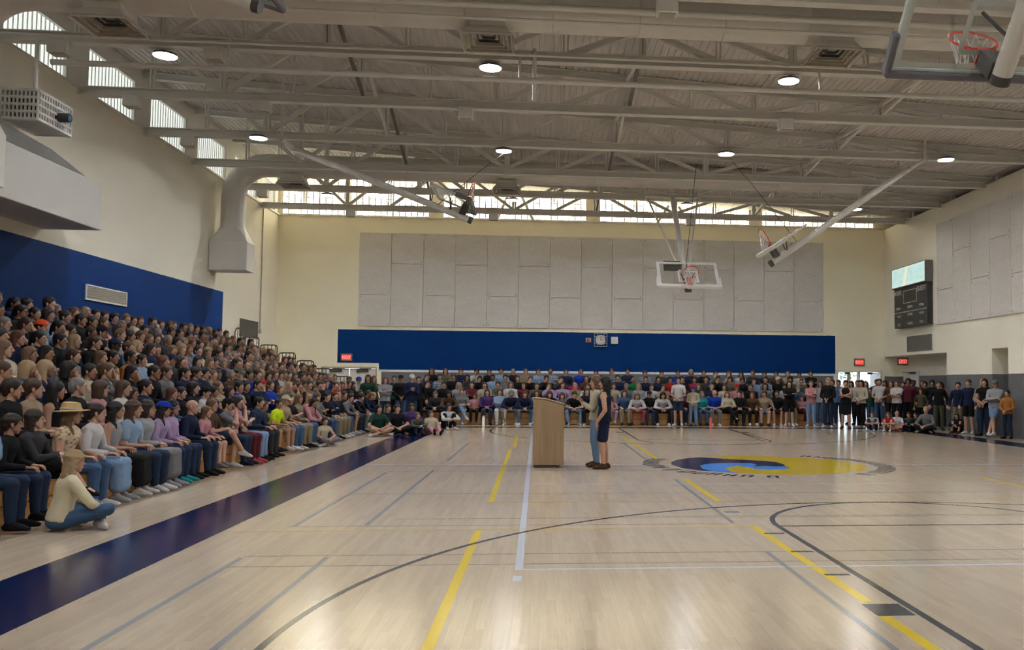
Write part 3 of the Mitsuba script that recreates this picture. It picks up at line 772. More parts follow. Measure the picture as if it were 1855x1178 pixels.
# ---------------------------------------------------------------- things on the walls
# scoreboard
t = thing('scoreboard', 'black scoreboard with a bright video screen on top, high on the right wall', 'scoreboard')
put('case', chamfer_box(XR - 0.22, XR, 26.15, 29.05, 3.72, 5.24, 0.01), 'm_black', t)
put('screen_case', chamfer_box(XR - 0.30, XR, 26.12, 29.08, 5.24, 6.02, 0.01), 'm_grille', t)


def screen_color(p, n, uv):
    s = (29.0 - p.y) / 2.8
    z = (p.z - 5.27) / 0.7
    txt = smoothstep(0.5, 0.75, noise(s * 46, z * 16, 2.0)) * smoothstep(0.15, 0.2, z) * smoothstep(0.95, 0.85, z)
    sw = smoothstep(0.055, 0.02, dr.abs(s - 0.42 - 0.10 * (z - 0.5)))
    col = mix((0.62, 0.86, 0.80), (0.42, 0.66, 0.66), 0.8 * txt)
    return mix(col, (0.95, 0.93, 0.55), sw)


sv = bx(XR - 0.306, XR - 0.30, 26.16, 29.04, 5.28, 5.99)
put('screen', sv, 'm_black', t, label='bright pale screen', uv=sv[0][:, 1:] - [26.16, 5.28])
scene[t + '__screen']['emitter'] = {'type': 'area', 'radiance': mikit.proc(lambda p, n, uv: screen_color(p, n, uv) * 0.85)}
xp = XR - 0.225


def wall_text(s, h, ymid, z, x=xp):
    """Lettering on the right wall, read from the room: along -y."""
    m = meshkit.text_mesh(s, h, 0.004)
    v = np.asarray(m.vertices)
    w = v[:, 0].max() - v[:, 0].min()
    v = np.stack([x - v[:, 2], ymid + w / 2 - v[:, 0], z + v[:, 1]], 1)
    return v, np.asarray(m.faces)


txt = [wall_text('HOME', 0.17, 28.7, 4.98), wall_text('GUEST', 0.17, 26.62, 4.98)]
for s, y, z in (('BONUS', 28.65, 4.42), ('PERIOD', 27.6, 4.42), ('BONUS', 26.6, 4.42), ('FOULS', 28.6, 4.12), ('PLAYER', 27.6, 4.14), ('FOULS', 26.6, 4.12), ('T.O.L.', 28.6, 3.8), ('MATCH', 27.6, 3.8), ('T.O.L.', 26.6, 3.8)):
    txt.append(wall_text(s, 0.085, y, z))
put('lettering', join(*txt), 'm_white', t, label='white scoreboard lettering')
put('clock_outline', join(bx(xp - 0.003, xp, 27.0, 28.2, 4.62, 4.64), bx(xp - 0.003, xp, 27.0, 28.2, 5.08, 5.10), bx(xp - 0.003, xp, 27.0, 27.02, 4.62, 5.1), bx(xp - 0.003, xp, 28.18, 28.2, 4.62, 5.1), bx(xp - 0.003, xp, 26.17, 29.03, 4.29, 4.31)), 'm_offwhite', t)


def grille(base, axis, w0, a0, a1, z0, z1, label, mat_f, mat_s, out, slat=0.05):
    t = thing(base, label, 'air vent')
    B = (lambda a, b, c, d, e, f: bx(e, f, a, b, c, d)) if axis == 'x' else (lambda a, b, c, d, e, f: bx(a, b, e, f, c, d))
    s0, s1 = sorted((w0, w0 + out * 0.03))
    put('frame', join(B(a0, a1, z0, z0 + 0.03, s0, s1), B(a0, a1, z1 - 0.03, z1, s0, s1), B(a0, a0 + 0.03, z0, z1, s0, s1), B(a1 - 0.03, a1, z0, z1, s0, s1)), mat_f, t)
    k0, k1 = sorted((w0 + out * 0.004, w0 + out * 0.02))
    z = z0 + 0.03
    sl = []
    while z < z1 - 0.03:
        sl.append(B(a0 + 0.03, a1 - 0.03, z, min(z + slat * 0.6, z1 - 0.03), k0, k1))
        z += slat
    put('slats', join(*sl), mat_s, t)
    tag(t + '__slats', kind='stuff')
    put('backing', B(a0 + 0.02, a1 - 0.02, z0 + 0.02, z1 - 0.02, *sorted((w0, w0 + out * 0.004))), mat_s, t)


grille('wall_vent', 'x', XL + 0.004, 16.68, 18.6, 3.3, 3.65, 'beige return-air grille with white frame on the blue left wall', 'm_white', 'm_vent', 1)
grille('wall_vent', 'x', XL, 26.62, 28.45, 3.0, 3.6, 'dark grey louvred grille on the left wall near the far corner', 'm_grille', 'm_grille', 1)
grille('wall_vent', 'x', XR, 26.25, 28.35, 2.8, 3.38, 'dark grey louvred grille on the right wall below the scoreboard', 'm_grille', 'm_grille', -1)

# clock in its wire guard, loudspeaker box, fire alarm
t = thing('wall_clock', 'round white wall clock behind a square wire guard on the blue far wall', 'clock')
cx, cz, y = -2.13, 3.21, YF - 0.004
disc = lathe([(0, 0.0), (0.19, 0.0), (0.2, 0.02), (0.19, 0.04), (0.0, 0.04)], 28)
put('case', (np.stack([cx + disc[0][:, 0], y - disc[0][:, 2], cz + disc[0][:, 1]], 1), disc[1]), 'm_white', t)
put('hands', join(beam((cx, y - 0.045, cz), (cx + 0.02, y - 0.045, cz + 0.15), 0.006, 0.012), beam((cx, y - 0.045, cz), (cx + 0.09, y - 0.045, cz - 0.03), 0.006, 0.016)), 'm_dark', t)
gw = [beam((cx - 0.25, y - 0.09, cz + s), (cx + 0.25, y - 0.09, cz + s), 0.02, 0.02) for s in (-0.25, -0.13, 0.13, 0.25)] + [beam((cx + s, y - 0.09, cz - 0.25), (cx + s, y - 0.09, cz + 0.25), 0.02, 0.02) for s in (-0.25, -0.13, 0.13, 0.25)] + [beam((cx + a, y, cz + b), (cx + a, y - 0.09, cz + b), 0.02, 0.02) for a in (-0.25, 0.25) for b in (-0.25, 0.25)]
put('wire_guard', join(*gw), 'm_chrome', t)
t = thing('wall_speaker', 'small square white loudspeaker box beside the wall clock', 'speaker')
put('box', chamfer_box(-1.72, -1.44, y - 0.1, y, 3.06, 3.34, 0.01), 'm_white', t)
put('grille', bx(-1.69, -1.47, y - 0.106, y - 0.1, 3.09, 3.31), 'm_offwhite', t)
t = thing('fire_alarm', 'small red and grey fire alarm left of the wall clock', 'alarm')
put('plate', chamfer_box(-2.72, -2.5, y - 0.04, y, 3.11, 3.29, 0.008), 'm_vent', t)
put('horn', chamfer_box(-2.67, -2.57, y - 0.07, y - 0.04, 3.14, 3.26, 0.008), 'm_red_paint', t)


def exit_sign(x, y, z, face, label, w=0.34, h=0.2):
    """face: the direction it looks in, along x or y."""
    t = thing('exit_sign', label, 'exit sign', 'red exit signs')
    f = np.array(face, float)
    s = np.array([-f[1], f[0], 0.0])          # to the right as one reads it
    o = np.array([x, y, z])

    def place(m):
        v = np.asarray(m[0])
        return o + v[:, :1] * s + v[:, 1:2] * np.array([0, 0, 1.0]) + v[:, 2:] * f, m[1]
    put('case', place(chamfer_box(-w / 2 - 0.05, w / 2 + 0.05, -h / 2 - 0.05, h / 2 + 0.05, 0, 0.05, 0.006)), 'm_grille', t)
    k = put('lit_face', place(bx(-w / 2, w / 2, -h / 2, h / 2, 0.05, 0.056)), 'm_red_paint', t, label='glowing red face')
    scene[k]['emitter'] = emitter((1.0, 0.06, 0.05), 0.6)
    m = meshkit.text_mesh('EXIT', h * 0.55, 0.004)
    v = np.asarray(m.vertices)
    v = np.stack([v[:, 0] - v[:, 0].max() / 2, v[:, 1] - h * 0.27, v[:, 2] + 0.057], 1)
    k = put('lettering', place((v, np.asarray(m.faces))), 'm_white', t, label='EXIT lettering')
    scene[k]['emitter'] = emitter((1.0, 0.35, 0.33), 0.6)


exit_sign(-11.92, YF - 0.004, 2.42, (0, -1, 0), 'red lit EXIT sign on the blue band above the closed double door')
exit_sign(8.40, YF, 2.44, (0, -1, 0), 'red lit EXIT sign above the open daylit door')
exit_sign(9.75, 29.5, 2.46, (0, -1, 0), 'red lit EXIT sign hanging in the recess at the right')

# ---------------------------------------------------------------- bleachers
RISE, ROW = 0.255, 0.595
HIP0 = -10.12         # where people of the first row of the left bleacher sit


def bleacher(base, label, nrow, front, a0, a1, axis, mat):
    """axis 'x': rows climb towards -x, planks run along y from a0 to a1; axis 'y': rows climb towards +y."""
    t = thing(base, label, 'bleachers')
    if axis == 'x':
        B = lambda d0, d1, z0, z1, e0=a0, e1=a1: chamfer_box(front - d1, front - d0, e0, e1, z0, z1, 0.006)
    else:
        B = lambda d0, d1, z0, z1, e0=a0, e1=a1: chamfer_box(e0, e1, front + d0, front + d1, z0, z1, 0.006)
    for k in range(nrow):
        d, z = k * ROW, k * RISE
        n = max(1, round((a1 - a0) / 4.8))
        ed = np.linspace(a0, a1, n + 1)
        for e0, e1 in zip(ed[:-1], ed[1:]):
            put('seat_board', B(d, d + 0.27, z + 0.385, z + 0.43, e0 + 0.004, e1 - 0.004), mat, t, label=None)
            put('fascia_board', B(d + 0.012, d + 0.045, z + 0.2 if k else 0.215, z + 0.383, e0 + 0.004, e1 - 0.004), mat, t)
            if k == 0:
                put('fascia_board', B(0.012, 0.045, 0.012, 0.205, e0 + 0.004, e1 - 0.004), mat, t)
        if k:
            put('footboard', B(d - ROW + 0.28, d + 0.03, z - 0.03, z), mat, t)
        for e in (a0 + 0.05, *ed[1:-1], a1 - 0.05):
            put('support_frame', B(d + 0.05, d + 0.25, 0, z + 0.38, e - 0.03, e + 0.03), 'm_dark', t)
    return t


bleacher('bleacher', 'long wooden bleacher of eight rows along the left wall, filled with people', 8, -9.92, 2.5, 26.05, 'x', 'm_bleacher')
bleacher('bleacher', 'wooden bleacher of four rows along the far wall, filled with people', 4, 27.75, -9.1, 5.65, 'y', 'm_bleacher_far')
for k, rw in zip(range(2, 8), ('lowest', 'second lowest', 'third lowest', 'third highest', 'second highest', 'next below the hooped one')):
    z = k * RISE
    x1 = -9.92 - k * ROW + 0.3
    x0 = x1 - 0.545
    h = 1.16
    t = thing('end_railing', f'black end railing of the left bleacher, {rw}', 'railing', 'stepped railings at the bleacher end')
    yy = 26.1
    put('frame', tube([(x0, yy, z), (x0, yy, z + h - 0.08), (x0 + 0.03, yy, z + h - 0.02), (x0 + 0.1, yy, z + h), (x1 - 0.1, yy, z + h), (x1 - 0.03, yy, z + h - 0.02), (x1, yy, z + h - 0.08), (x1, yy, z)], 0.02, 8), 'm_dark', t, smooth=50)
    for q in range(1, 5):
        put('baluster', tube([(x0 + 0.12 * q, yy, z + 0.05), (x0 + 0.12 * q, yy, z + h)], 0.011, 6), 'm_dark', t)
t = thing('end_railing', 'black hooped railing topmost at the end of the left bleacher', 'railing', 'stepped railings at the bleacher end')
put('frame', tube([(-14.56, 26.1, 1.8), (-14.56, 26.1, 3.1), (-14.52, 26.1, 3.22), (-14.47, 26.1, 3.25), (-14.42, 26.1, 3.22), (-14.38, 26.1, 3.1), (-14.38, 26.1, 1.8)], 0.02, 8), 'm_dark', t, smooth=50)
put('baluster', tube([(-14.47, 26.1, 1.8), (-14.47, 26.1, 3.25)], 0.011, 6), 'm_dark', t)

# ---------------------------------------------------------------- lectern
t = thing('lectern', 'tall plain oak lectern with a sloping top, standing on the court', 'lectern')
ya, yb = 12.17, 12.65
prof = np.array([(-4.55, 0.05), (-3.99, 0.05), (-3.99, 1.13), (-4.33, 1.22), (-4.55, 1.24)])
side = sg.Polygon(prof)
put('body', xz_slab(side, ya, yb), 'm_oak', t)
put('base', bx(-4.53, -4.06, ya + 0.03, yb - 0.03, 0.0, 0.05), 'm_dark', t, label='dark recessed base')
put('top', xz_slab(sg.Polygon([(-4.56, 1.245), (-4.33, 1.227), (-3.98, 1.134), (-3.975, 1.15), (-4.33, 1.247), (-4.56, 1.265)]), ya - 0.012, yb + 0.012), 'm_oak', t)
# small things along the far end line
t = thing('bottle', 'orange bottle standing on the floor in front of the far bleacher', 'bottle')
put('body', lathe([(0, 0), (0.045, 0), (0.045, 0.24), (0.03, 0.28), (0, 0.28)], 14, (1.62, 27.15, 0)), 'm_bottle_red', t, smooth=40)
put('cap', lathe([(0.028, 0.281), (0.028, 0.32), (0, 0.32)], 14, (1.62, 27.15, 0)), 'm_bottle_red', t)
t = thing('bottle', 'white cylindrical bottle standing on the floor left of the lectern', 'bottle')
put('body', lathe([(0, 0), (0.05, 0), (0.05, 0.28), (0.035, 0.31), (0, 0.31)], 14, (-6.42, 26.9, 0)), 'm_white', t, smooth=40)
put('cap', lathe([(0.033, 0.311), (0.033, 0.35), (0, 0.35)], 14, (-6.42, 26.9, 0)), 'm_offwhite', t)

# outside the open door: paving and trees
struct('ground', bx(-10, 40, YF + 0.25, 90, -0.25, -0.01), 'm_pave')


def tree(x, y, h, s, label):
    t = thing('tree', label, 'tree', 'trees outside the open door')
    rr = np.random.default_rng(int(x * 10 + 500))
    put('trunk', tube([(x, y, -0.05), (x + 0.1, y, h * 0.35), (x, y + 0.1, h * 0.7)], [0.16, 0.12, 0.05], 8), 'm_bark', t, smooth=40)
    n = 700
    d = rr.normal(size=(n, 3))
    d /= np.linalg.norm(d, axis=1, keepdims=True)
    c = np.array([x, y, h * 0.68]) + d * np.array([s, s, h * 0.34]) * rr.uniform(0.35, 1, (n, 1)) ** 0.5 * (0.75 + 0.5 * meshkit.noise(d * 2.5, 3))[:, None]
    a, b = rr.normal(size=(2, n, 3))
    a /= np.linalg.norm(a, axis=1, keepdims=True)
    b -= a * (a * b).sum(1, keepdims=True)
    b /= np.linalg.norm(b, axis=1, keepdims=True)
    v = np.stack([c - a * 0.12, c + b * 0.06, c + a * 0.12, c - b * 0.06], 1).reshape(-1, 3)
    i_ = np.arange(n)[:, None] * 4
    f = np.vstack([i_ + [0, 1, 2], i_ + [0, 2, 3]])
    put('foliage', (v, f), 'm_leaf', t)
    tag(t + '__foliage', kind='stuff')


tree(12.2, 45, 5.0, 1.9, 'green leafy tree outside, seen through the left half of the open door')
tree(15.6, 52, 6.0, 2.3, 'green leafy tree outside, seen at the middle of the open door')
tree(18.5, 58, 7.5, 2.2, 'leafy tree outside, at the right side of the open door')
# ---------------------------------------------------------------- people
def unit_ball(n):
    if n == 0:
        return np.array([[1, 0, 0], [-1, 0, 0], [0, 1, 0], [0, -1, 0], [0, 0, 1], [0, 0, -1.0]])
    return np.asarray(trimesh.creation.icosphere(subdivisions=n - 1).vertices)


BALLS = {k: unit_ball(k) for k in (0, 1, 2, 3)}
lod = [2]


def el(c, r, R=None, k=None):
    """Points of a ball or ellipsoid."""
    b = BALLS[lod[0] if k is None else k] * np.asarray(r, float)
    return np.asarray(c, float) + (b @ np.asarray(R).T if R is not None else b)


def hull(*pts):
    return m3.Manifold.hull_points(np.vstack(pts))


def union(ms):
    return m3.Manifold.batch_boolean(ms, m3.OpType.Add)


def arr(m, length=None, smooth=8, noise_amp=0.0, seed=0):
    if length:
        m = m.refine_to_length(length)
    q = m.to_mesh()
    t = trimesh.Trimesh(np.array(q.vert_properties[:, :3], float), np.array(q.tri_verts, int), process=True)
    if length:
        trimesh.smoothing.filter_taubin(t, 0.5, 0.53, smooth)
        if noise_amp:
            v = np.asarray(t.vertices)
            d = meshkit.fbm(v * 9, 3, seed) - 0.5 + 0.5 * (meshkit.noise(v * np.array([14, 14, 34]), seed + 5) - 0.5)
            t.vertices = v + np.asarray(t.vertex_normals) * (d * noise_amp)[:, None]
    return np.asarray(t.vertices), np.asarray(t.faces)


def ik(a, b, l1, l2, pole):
    a, b = np.asarray(a, float), np.asarray(b, float)
    d = b - a
    L = np.linalg.norm(d)
    Lc = min(L, (l1 + l2) * 0.995)
    d /= L
    b = a + d * Lc
    x = (l1 * l1 - l2 * l2 + Lc * Lc) / (2 * Lc)
    h = math.sqrt(max(l1 * l1 - x * x, 0))
    p = np.asarray(pole, float)
    p = p - d * (p @ d)
    p /= np.linalg.norm(p)
    return a + d * x + p * h, b


def rotx(a):
    c, s = math.cos(a), math.sin(a)
    return np.array([[1, 0, 0], [0, c, -s], [0, s, c]])


def rotz(a):
    c, s = math.cos(a), math.sin(a)
    return np.array([[c, -s, 0], [s, c, 0], [0, 0, 1]])


# name: (pelvis height, lean, wrists R L (x, y, z), hand directions R L, ankles R L, knee poles R L, foot directions R L, head pitch)
# R is at +x. facing +y
def spec(kind):
    D = np.radians
    sit, tuck = kind.split('_')[0] in ('lap', 'fwd', 'arms', 'chin', 'thighs', 'cross'), kind.startswith('t_')
    k = kind.replace('t_', '')
    p = dict(pz=0.525, lean=D(10), w=[(0.05, 0.27, 0.64), (-0.05, 0.27, 0.64)], hd=[(-0.75, 0.6, -0.1), (0.75, 0.6, -0.1)], pole=[(0.7, -0.7, -0.3), (-0.7, -0.7, -0.3)],
             a=[(0.11, 0.44, 0.085), (-0.11, 0.44, 0.085)], kp=[(0.1, 0.5, 1), (-0.1, 0.5, 1)], fd=[(0.18, 1, 0), (-0.18, 1, 0)], hp=0.0)
    if tuck:
        p['a'] = [(0.1, 0.28, 0.085), (-0.1, 0.28, 0.085)]
    if k == 'fwd':
        p.update(lean=D(34), w=[(0.04, 0.50, 0.60), (-0.04, 0.48, 0.61)], hd=[(-0.6, 0.7, -0.3), (0.6, 0.7, -0.3)], pole=[(0.9, -0.2, -0.2), (-0.9, -0.2, -0.2)], a=[(0.17, 0.40, 0.085), (-0.17, 0.40, 0.085)] if not tuck else p['a'], kp=[(0.35, 0.5, 1), (-0.35, 0.5, 1)], hp=D(16))
    elif k == 'arms':
        p.update(lean=D(2), w=[(-0.10, 0.21, 0.80), (0.10, 0.23, 0.77)], hd=[(-0.9, -0.1, 0.25), (0.9, -0.1, 0.1)], pole=[(0.8, 0.1, -0.8), (-0.8, 0.1, -0.8)])
    elif k == 'chin':
        p.update(lean=D(12), w=[(0.05, 0.27, 1.00), (0.08, 0.28, 0.66)], hd=[(-0.3, -0.1, 0.9), (0.9, 0.3, 0)], pole=[(0.5, 0.3, -0.8), (-0.8, -0.3, -0.5)], hp=D(4))
    elif k == 'thighs':
        p.update(lean=D(15), w=[(0.13, 0.33, 0.635), (-0.13, 0.33, 0.635)], hd=[(-0.15, 0.95, -0.05), (0.15, 0.95, -0.05)])
    elif k == 'cross':
        p.update(lean=D(6), a=[(-0.16, 0.56, 0.30), (-0.06, 0.42, 0.085)], kp=[(0.25, 0.4, 1), (-0.15, 0.5, 1)], fd=[(-0.45, 0.8, -0.25), (-0.1, 1, 0)], w=[(0.0, 0.34, 0.72), (-0.08, 0.32, 0.73)], hd=[(-0.8, 0.5, -0.1), (0.8, 0.5, -0.1)])
    elif k.startswith('s_'):
        p.update(pz=0.93, lean=0.0, a=[(0.11, -0.02, 0.085), (-0.11, -0.02, 0.085)], kp=[(0.1, 1, 0), (-0.1, 1, 0)], fd=[(0.25, 1, 0), (-0.25, 1, 0)])
        if k == 's_arms':
            p.update(w=[(-0.10, 0.20, 1.20), (0.10, 0.22, 1.17)], hd=[(-0.9, -0.1, 0.25), (0.9, -0.1, 0.1)], pole=[(0.8, 0.0, -0.8), (-0.8, 0.0, -0.8)])
        elif k == 's_clasp':
            p.update(w=[(0.05, 0.19, 0.98), (-0.05, 0.19, 0.98)], hd=[(-0.6, 0.3, -0.75), (0.6, 0.3, -0.75)], pole=[(0.8, -0.6, 0), (-0.8, -0.6, 0)])
        elif k == 's_side':
            p.update(w=[(0.27, 0.06, 0.87), (-0.27, 0.06, 0.87)], hd=[(0, 0.25, -1), (0, 0.25, -1)], pole=[(0.3, -1, 0), (-0.3, -1, 0)])
        elif k == 's_phone':
            p.update(w=[(0.03, 0.25, 1.19), (-0.03, 0.25, 1.17)], hd=[(-0.3, 0.5, 0.7), (0.3, 0.5, 0.7)], pole=[(0.6, -0.4, -0.8), (-0.6, -0.4, -0.8)], hp=D(8))
        elif k == 's_lean':
            p.update(lean=D(-5), w=[(-0.06, 0.22, 1.13), (0.10, 0.23, 1.10)], hd=[(-0.9, 0.1, 0.1), (0.9, 0.1, 0.1)], pole=[(0.8, 0.0, -0.8), (-0.8, 0.0, -0.8)], a=[(-0.06, 0.30, 0.085), (0.10, 0.26, 0.085)], kp=[(-0.3, 1, 0), (0.2, 1, 0)])
    elif k == 'f_cross':
        p.update(pz=0.125, lean=D(14), w=[(0.10, 0.36, 0.22), (-0.06, 0.36, 0.24)], hd=[(-0.6, 0.7, -0.1), (0.6, 0.7, -0.1)], pole=[(0.9, -0.3, 0), (-0.9, -0.3, 0)], a=[(-0.13, 0.30, 0.09), (0.14, 0.38, 0.09)], kp=[(1, 0.25, 0.35), (-1, 0.25, 0.35)], fd=[(-0.9, 0.2, -0.1), (0.9, 0.2, -0.1)], hp=D(3))
    elif k == 'f_knees':
        p.update(pz=0.12, lean=D(24), w=[(0.02, 0.52, 0.34), (-0.05, 0.50, 0.36)], hd=[(-0.8, 0.3, -0.2), (0.8, 0.3, -0.2)], pole=[(0.9, -0.2, -0.3), (-0.9, -0.2, -0.3)], a=[(0.12, 0.42, 0.085), (-0.12, 0.42, 0.085)], kp=[(0.15, 0.3, 1), (-0.15, 0.3, 1)], hp=D(4))
    elif k == 'f_out':
        p.update(pz=0.12, lean=D(2), w=[(0.13, 0.30, 0.26), (-0.13, 0.30, 0.26)], hd=[(-0.2, 0.9, -0.2), (0.2, 0.9, -0.2)], a=[(0.12, 0.80, 0.09), (-0.10, 0.78, 0.09)], kp=[(0.3, 0, 1), (-0.3, 0, 1)], fd=[(0.3, 0.4, 0.9), (-0.3, 0.4, 0.9)])
    return p


def skeleton(kind):
    p = spec(kind)
    J = {'P': np.array([0, 0, p['pz']])}
    R = rotx(-p['lean'])
    up = lambda x, y, z: J['P'] + R @ np.array([x, y, z])
    J['R'], J['spec'] = R, p
    J['waist'], J['chest'], J['neck'] = up(0, 0.0, 0.19), up(0, -0.005, 0.35), up(0, -0.015, 0.495)
    hr = rotx(-(p['lean'] * 0.45 + p['hp']) * 0.6)
    J['head'] = J['neck'] + hr @ np.array([0, 0.018, 0.135])
    J['HR'] = hr
    for i, s in enumerate((1, -1)):
        J[f'S{i}'] = up(s * 0.163, -0.012, 0.412)
        J[f'E{i}'], J[f'W{i}'] = ik(J[f'S{i}'], p['w'][i], 0.285, 0.25, p['pole'][i])
        J[f'H{i}'] = J['P'] + np.array([s * 0.08, 0.0 if p['pz'] > 0.8 else 0.03, -0.01])
        J[f'K{i}'], J[f'A{i}'] = ik(J[f'H{i}'], p['a'][i], 0.425, 0.415, p['kp'][i])
        d = np.array(p['hd'][i], float)
        J[f'D{i}'] = d / np.linalg.norm(d)
        f = np.array(p['fd'][i], float)
        J[f'F{i}'] = f / np.linalg.norm(f)
    return J


def hand(J, i, fine):
    W, d = J[f'W{i}'], J[f'D{i}']
    s = np.cross(d, np.array([0, 0, 1.0]) if abs(d[2]) < 0.8 else np.array([0, 1.0, 0]))
    s /= np.linalg.norm(s)
    s = s if i == 0 else -s                # towards the little finger for the right hand, mirrored for the left
    nrm = np.cross(s, d) * (1 if i == 0 else -1)
    nrm = -nrm if nrm[2] > 0 else nrm      # palm side faces down
    k0 = 1 if fine else 0
    b = lambda c, r: el(c, (r, r, r), k=k0)
    out = [hull(b(W + s * 0.018, 0.019), b(W - s * 0.018, 0.019), b(W + d * 0.085 + s * 0.032, 0.013), b(W + d * 0.09 - s * 0.032, 0.014), b(W + d * 0.05 + nrm * 0.006, 0.02))]
    for q, (o, L) in enumerate(((0.033, 0.062), (0.012, 0.078), (-0.01, 0.082), (-0.032, 0.072))):
        p0 = W + d * (0.085 - abs(o) * 0.1) + s * o
        c1 = 0.35 + 0.12 * (3 - q) / 3
        p1 = p0 + (d * math.cos(c1) + nrm * math.sin(c1)) * L * 0.5
        p2 = p1 + (d * math.cos(c1 * 2.6) + nrm * math.sin(c1 * 2.6)) * L * 0.5
        r = 0.0088 if fine else 0.011
        out += [hull(b(p0, r * 1.1), b(p1, r)), hull(b(p1, r), b(p2, r * 0.85))] if fine else [hull(b(p0, r), b(p2, r * 0.8))]
    t0 = W + d * 0.025 - s * 0.026
    t1 = t0 + (d * 0.75 - s * 0.6 + nrm * 0.3) * 0.045
    t2 = t1 + (d * 0.95 - s * 0.1 + nrm * 0.3) * 0.035
    r = 0.011
    out += [hull(b(t0, 0.015), b(t1, r)), hull(b(t1, r), b(t2, 0.009))]
    return out


def torso(J, g, shr=0.05):
    R = J['R']
    P = el(J['P'] + R @ np.array([0, 0, 0.02 if g else 0.0]), np.array([0.155, 0.105, 0.085 if g else 0.095]) + g, R)
    w = el(J['waist'], np.array([0.128, 0.09, 0.08]) + g, R)
    c = el(J['chest'], np.array([0.15, 0.108, 0.11]) + g, R)
    sh = [el(J[f'S{i}'] * (1 if shr > 0.04 else [0.8, 1, 1]), np.full(3, shr) + g) for i in (0, 1)]
    nb = el(J['neck'] - R @ np.array([0, 0, 0.03]), np.full(3, 0.05) + g * 0.7)
    return [hull(P, w), hull(w, c), hull(c, sh[0], nb), hull(c, sh[1], nb)]


def arm(J, i, g, part):
    S, E, W = J[f'S{i}'], J[f'E{i}'], J[f'W{i}']
    u = lambda c, r: el(c, np.full(3, r) + g)
    if part == 'cap':
        q = S + (E - S) * 0.22
        return [hull(u(S, 0.053), u(q, 0.05))]
    if part == 'short':
        q = S + (E - S) * 0.62
        return [hull(u(S, 0.053), u(q, 0.047))]
    out = [hull(u(S, 0.052), u(E, 0.039))]
    e = W - (W - E) * (0.1 if part == 'long' else 0)
    return out + [hull(u(E, 0.039), u(E + (W - E) * 0.3, 0.038), u(e, 0.027))]


def leg(J, i, g, upto):
    H, K, A = J[f'H{i}'], J[f'K{i}'], J[f'A{i}']
    u = lambda c, r: el(c, np.full(3, r) + g)
    if upto == 'short':
        q = H + (K - H) * 0.78
        return [hull(u(H, 0.078), u(q, 0.07))]
    out = [hull(u(H, 0.077), u(K, 0.056))]
    e = A + (K - A) * (0.06 if upto == 'long' else 0)
    calf = K + (A - K) * 0.3
    back = -J[f'F{i}'] * 0.012
    return out + [hull(u(K, 0.055), u(calf + back, 0.053)), hull(u(calf + back, 0.053), u(e, 0.036))]


def head_parts(c, R, fine):
    p = lambda x, y, z: c + R @ np.array([x, y, z])
    k = 3 if fine else lod[0]
    e = lambda x, y, z, rx, ry, rz, kk=None: el(p(x, y, z), (rx, ry, rz), R, k if kk is None else kk)
    cran = e(0, -0.014, 0.035, 0.075, 0.095, 0.088)
    out = [hull(cran, e(0, 0.035, 0.0, 0.06, 0.05, 0.06)), hull(e(0, 0.03, 0.0, 0.062, 0.055, 0.05), e(0, 0.02, -0.055, 0.054, 0.055, 0.04), e(0, 0.056, -0.095, 0.022, 0.02, 0.018))]
    s = 1 if fine else 0
    out += [hull(e(0, 0.082, 0.028, 0.008, 0.008, 0.01, s), e(0, 0.104, -0.018, 0.011, 0.01, 0.01, s), e(0.013, 0.085, -0.024, 0.009, 0.009, 0.008, s), e(-0.013, 0.085, -0.024, 0.009, 0.009, 0.008, s))]
    for t in (1, -1):
        out.append(hull(e(t * 0.074, -0.008, 0.008, 0.012, 0.02, 0.026, s), e(t * 0.072, -0.002, -0.028, 0.008, 0.012, 0.012, s)))
    if fine:
        out += [hull(e(-0.02, 0.078, -0.056, 0.008, 0.008, 0.008, 1), e(0, 0.086, -0.053, 0.01, 0.008, 0.007, 1), e(0.02, 0.078, -0.056, 0.008, 0.008, 0.008, 1)), hull(e(-0.015, 0.078, -0.066, 0.008, 0.008, 0.007, 1), e(0.015, 0.078, -0.066, 0.008, 0.008, 0.007, 1)),
                hull(e(-0.045, 0.068, 0.04, 0.012, 0.01, 0.009, 1), e(0, 0.08, 0.036, 0.01, 0.008, 0.009, 1)), hull(e(0.045, 0.068, 0.04, 0.012, 0.01, 0.009, 1), e(0, 0.08, 0.036, 0.01, 0.008, 0.009, 1))]
    return out


MESH = {}


def memo(f):
    def g(*a):
        key = (f.__name__,) + a
        if key not in MESH:
            fine = a[-1]
            lod[0] = 3 if fine else 2
            v, fc = f(*a)
            MESH[key] = mikit.ply((v, fc), None, smooth=True if fine else 50)
        return MESH[key]
    return g


HEAD_YAW = {-1: math.radians(-22), 0: 0.0, 1: math.radians(22)}
SK = {}


def sk(kind):
    if kind not in SK:
        SK[kind] = skeleton(kind)
    return SK[kind]


def head_frame(kind, yaw):
    J = sk(kind)
    return J['head'], rotz(HEAD_YAW[yaw]) @ J['HR']


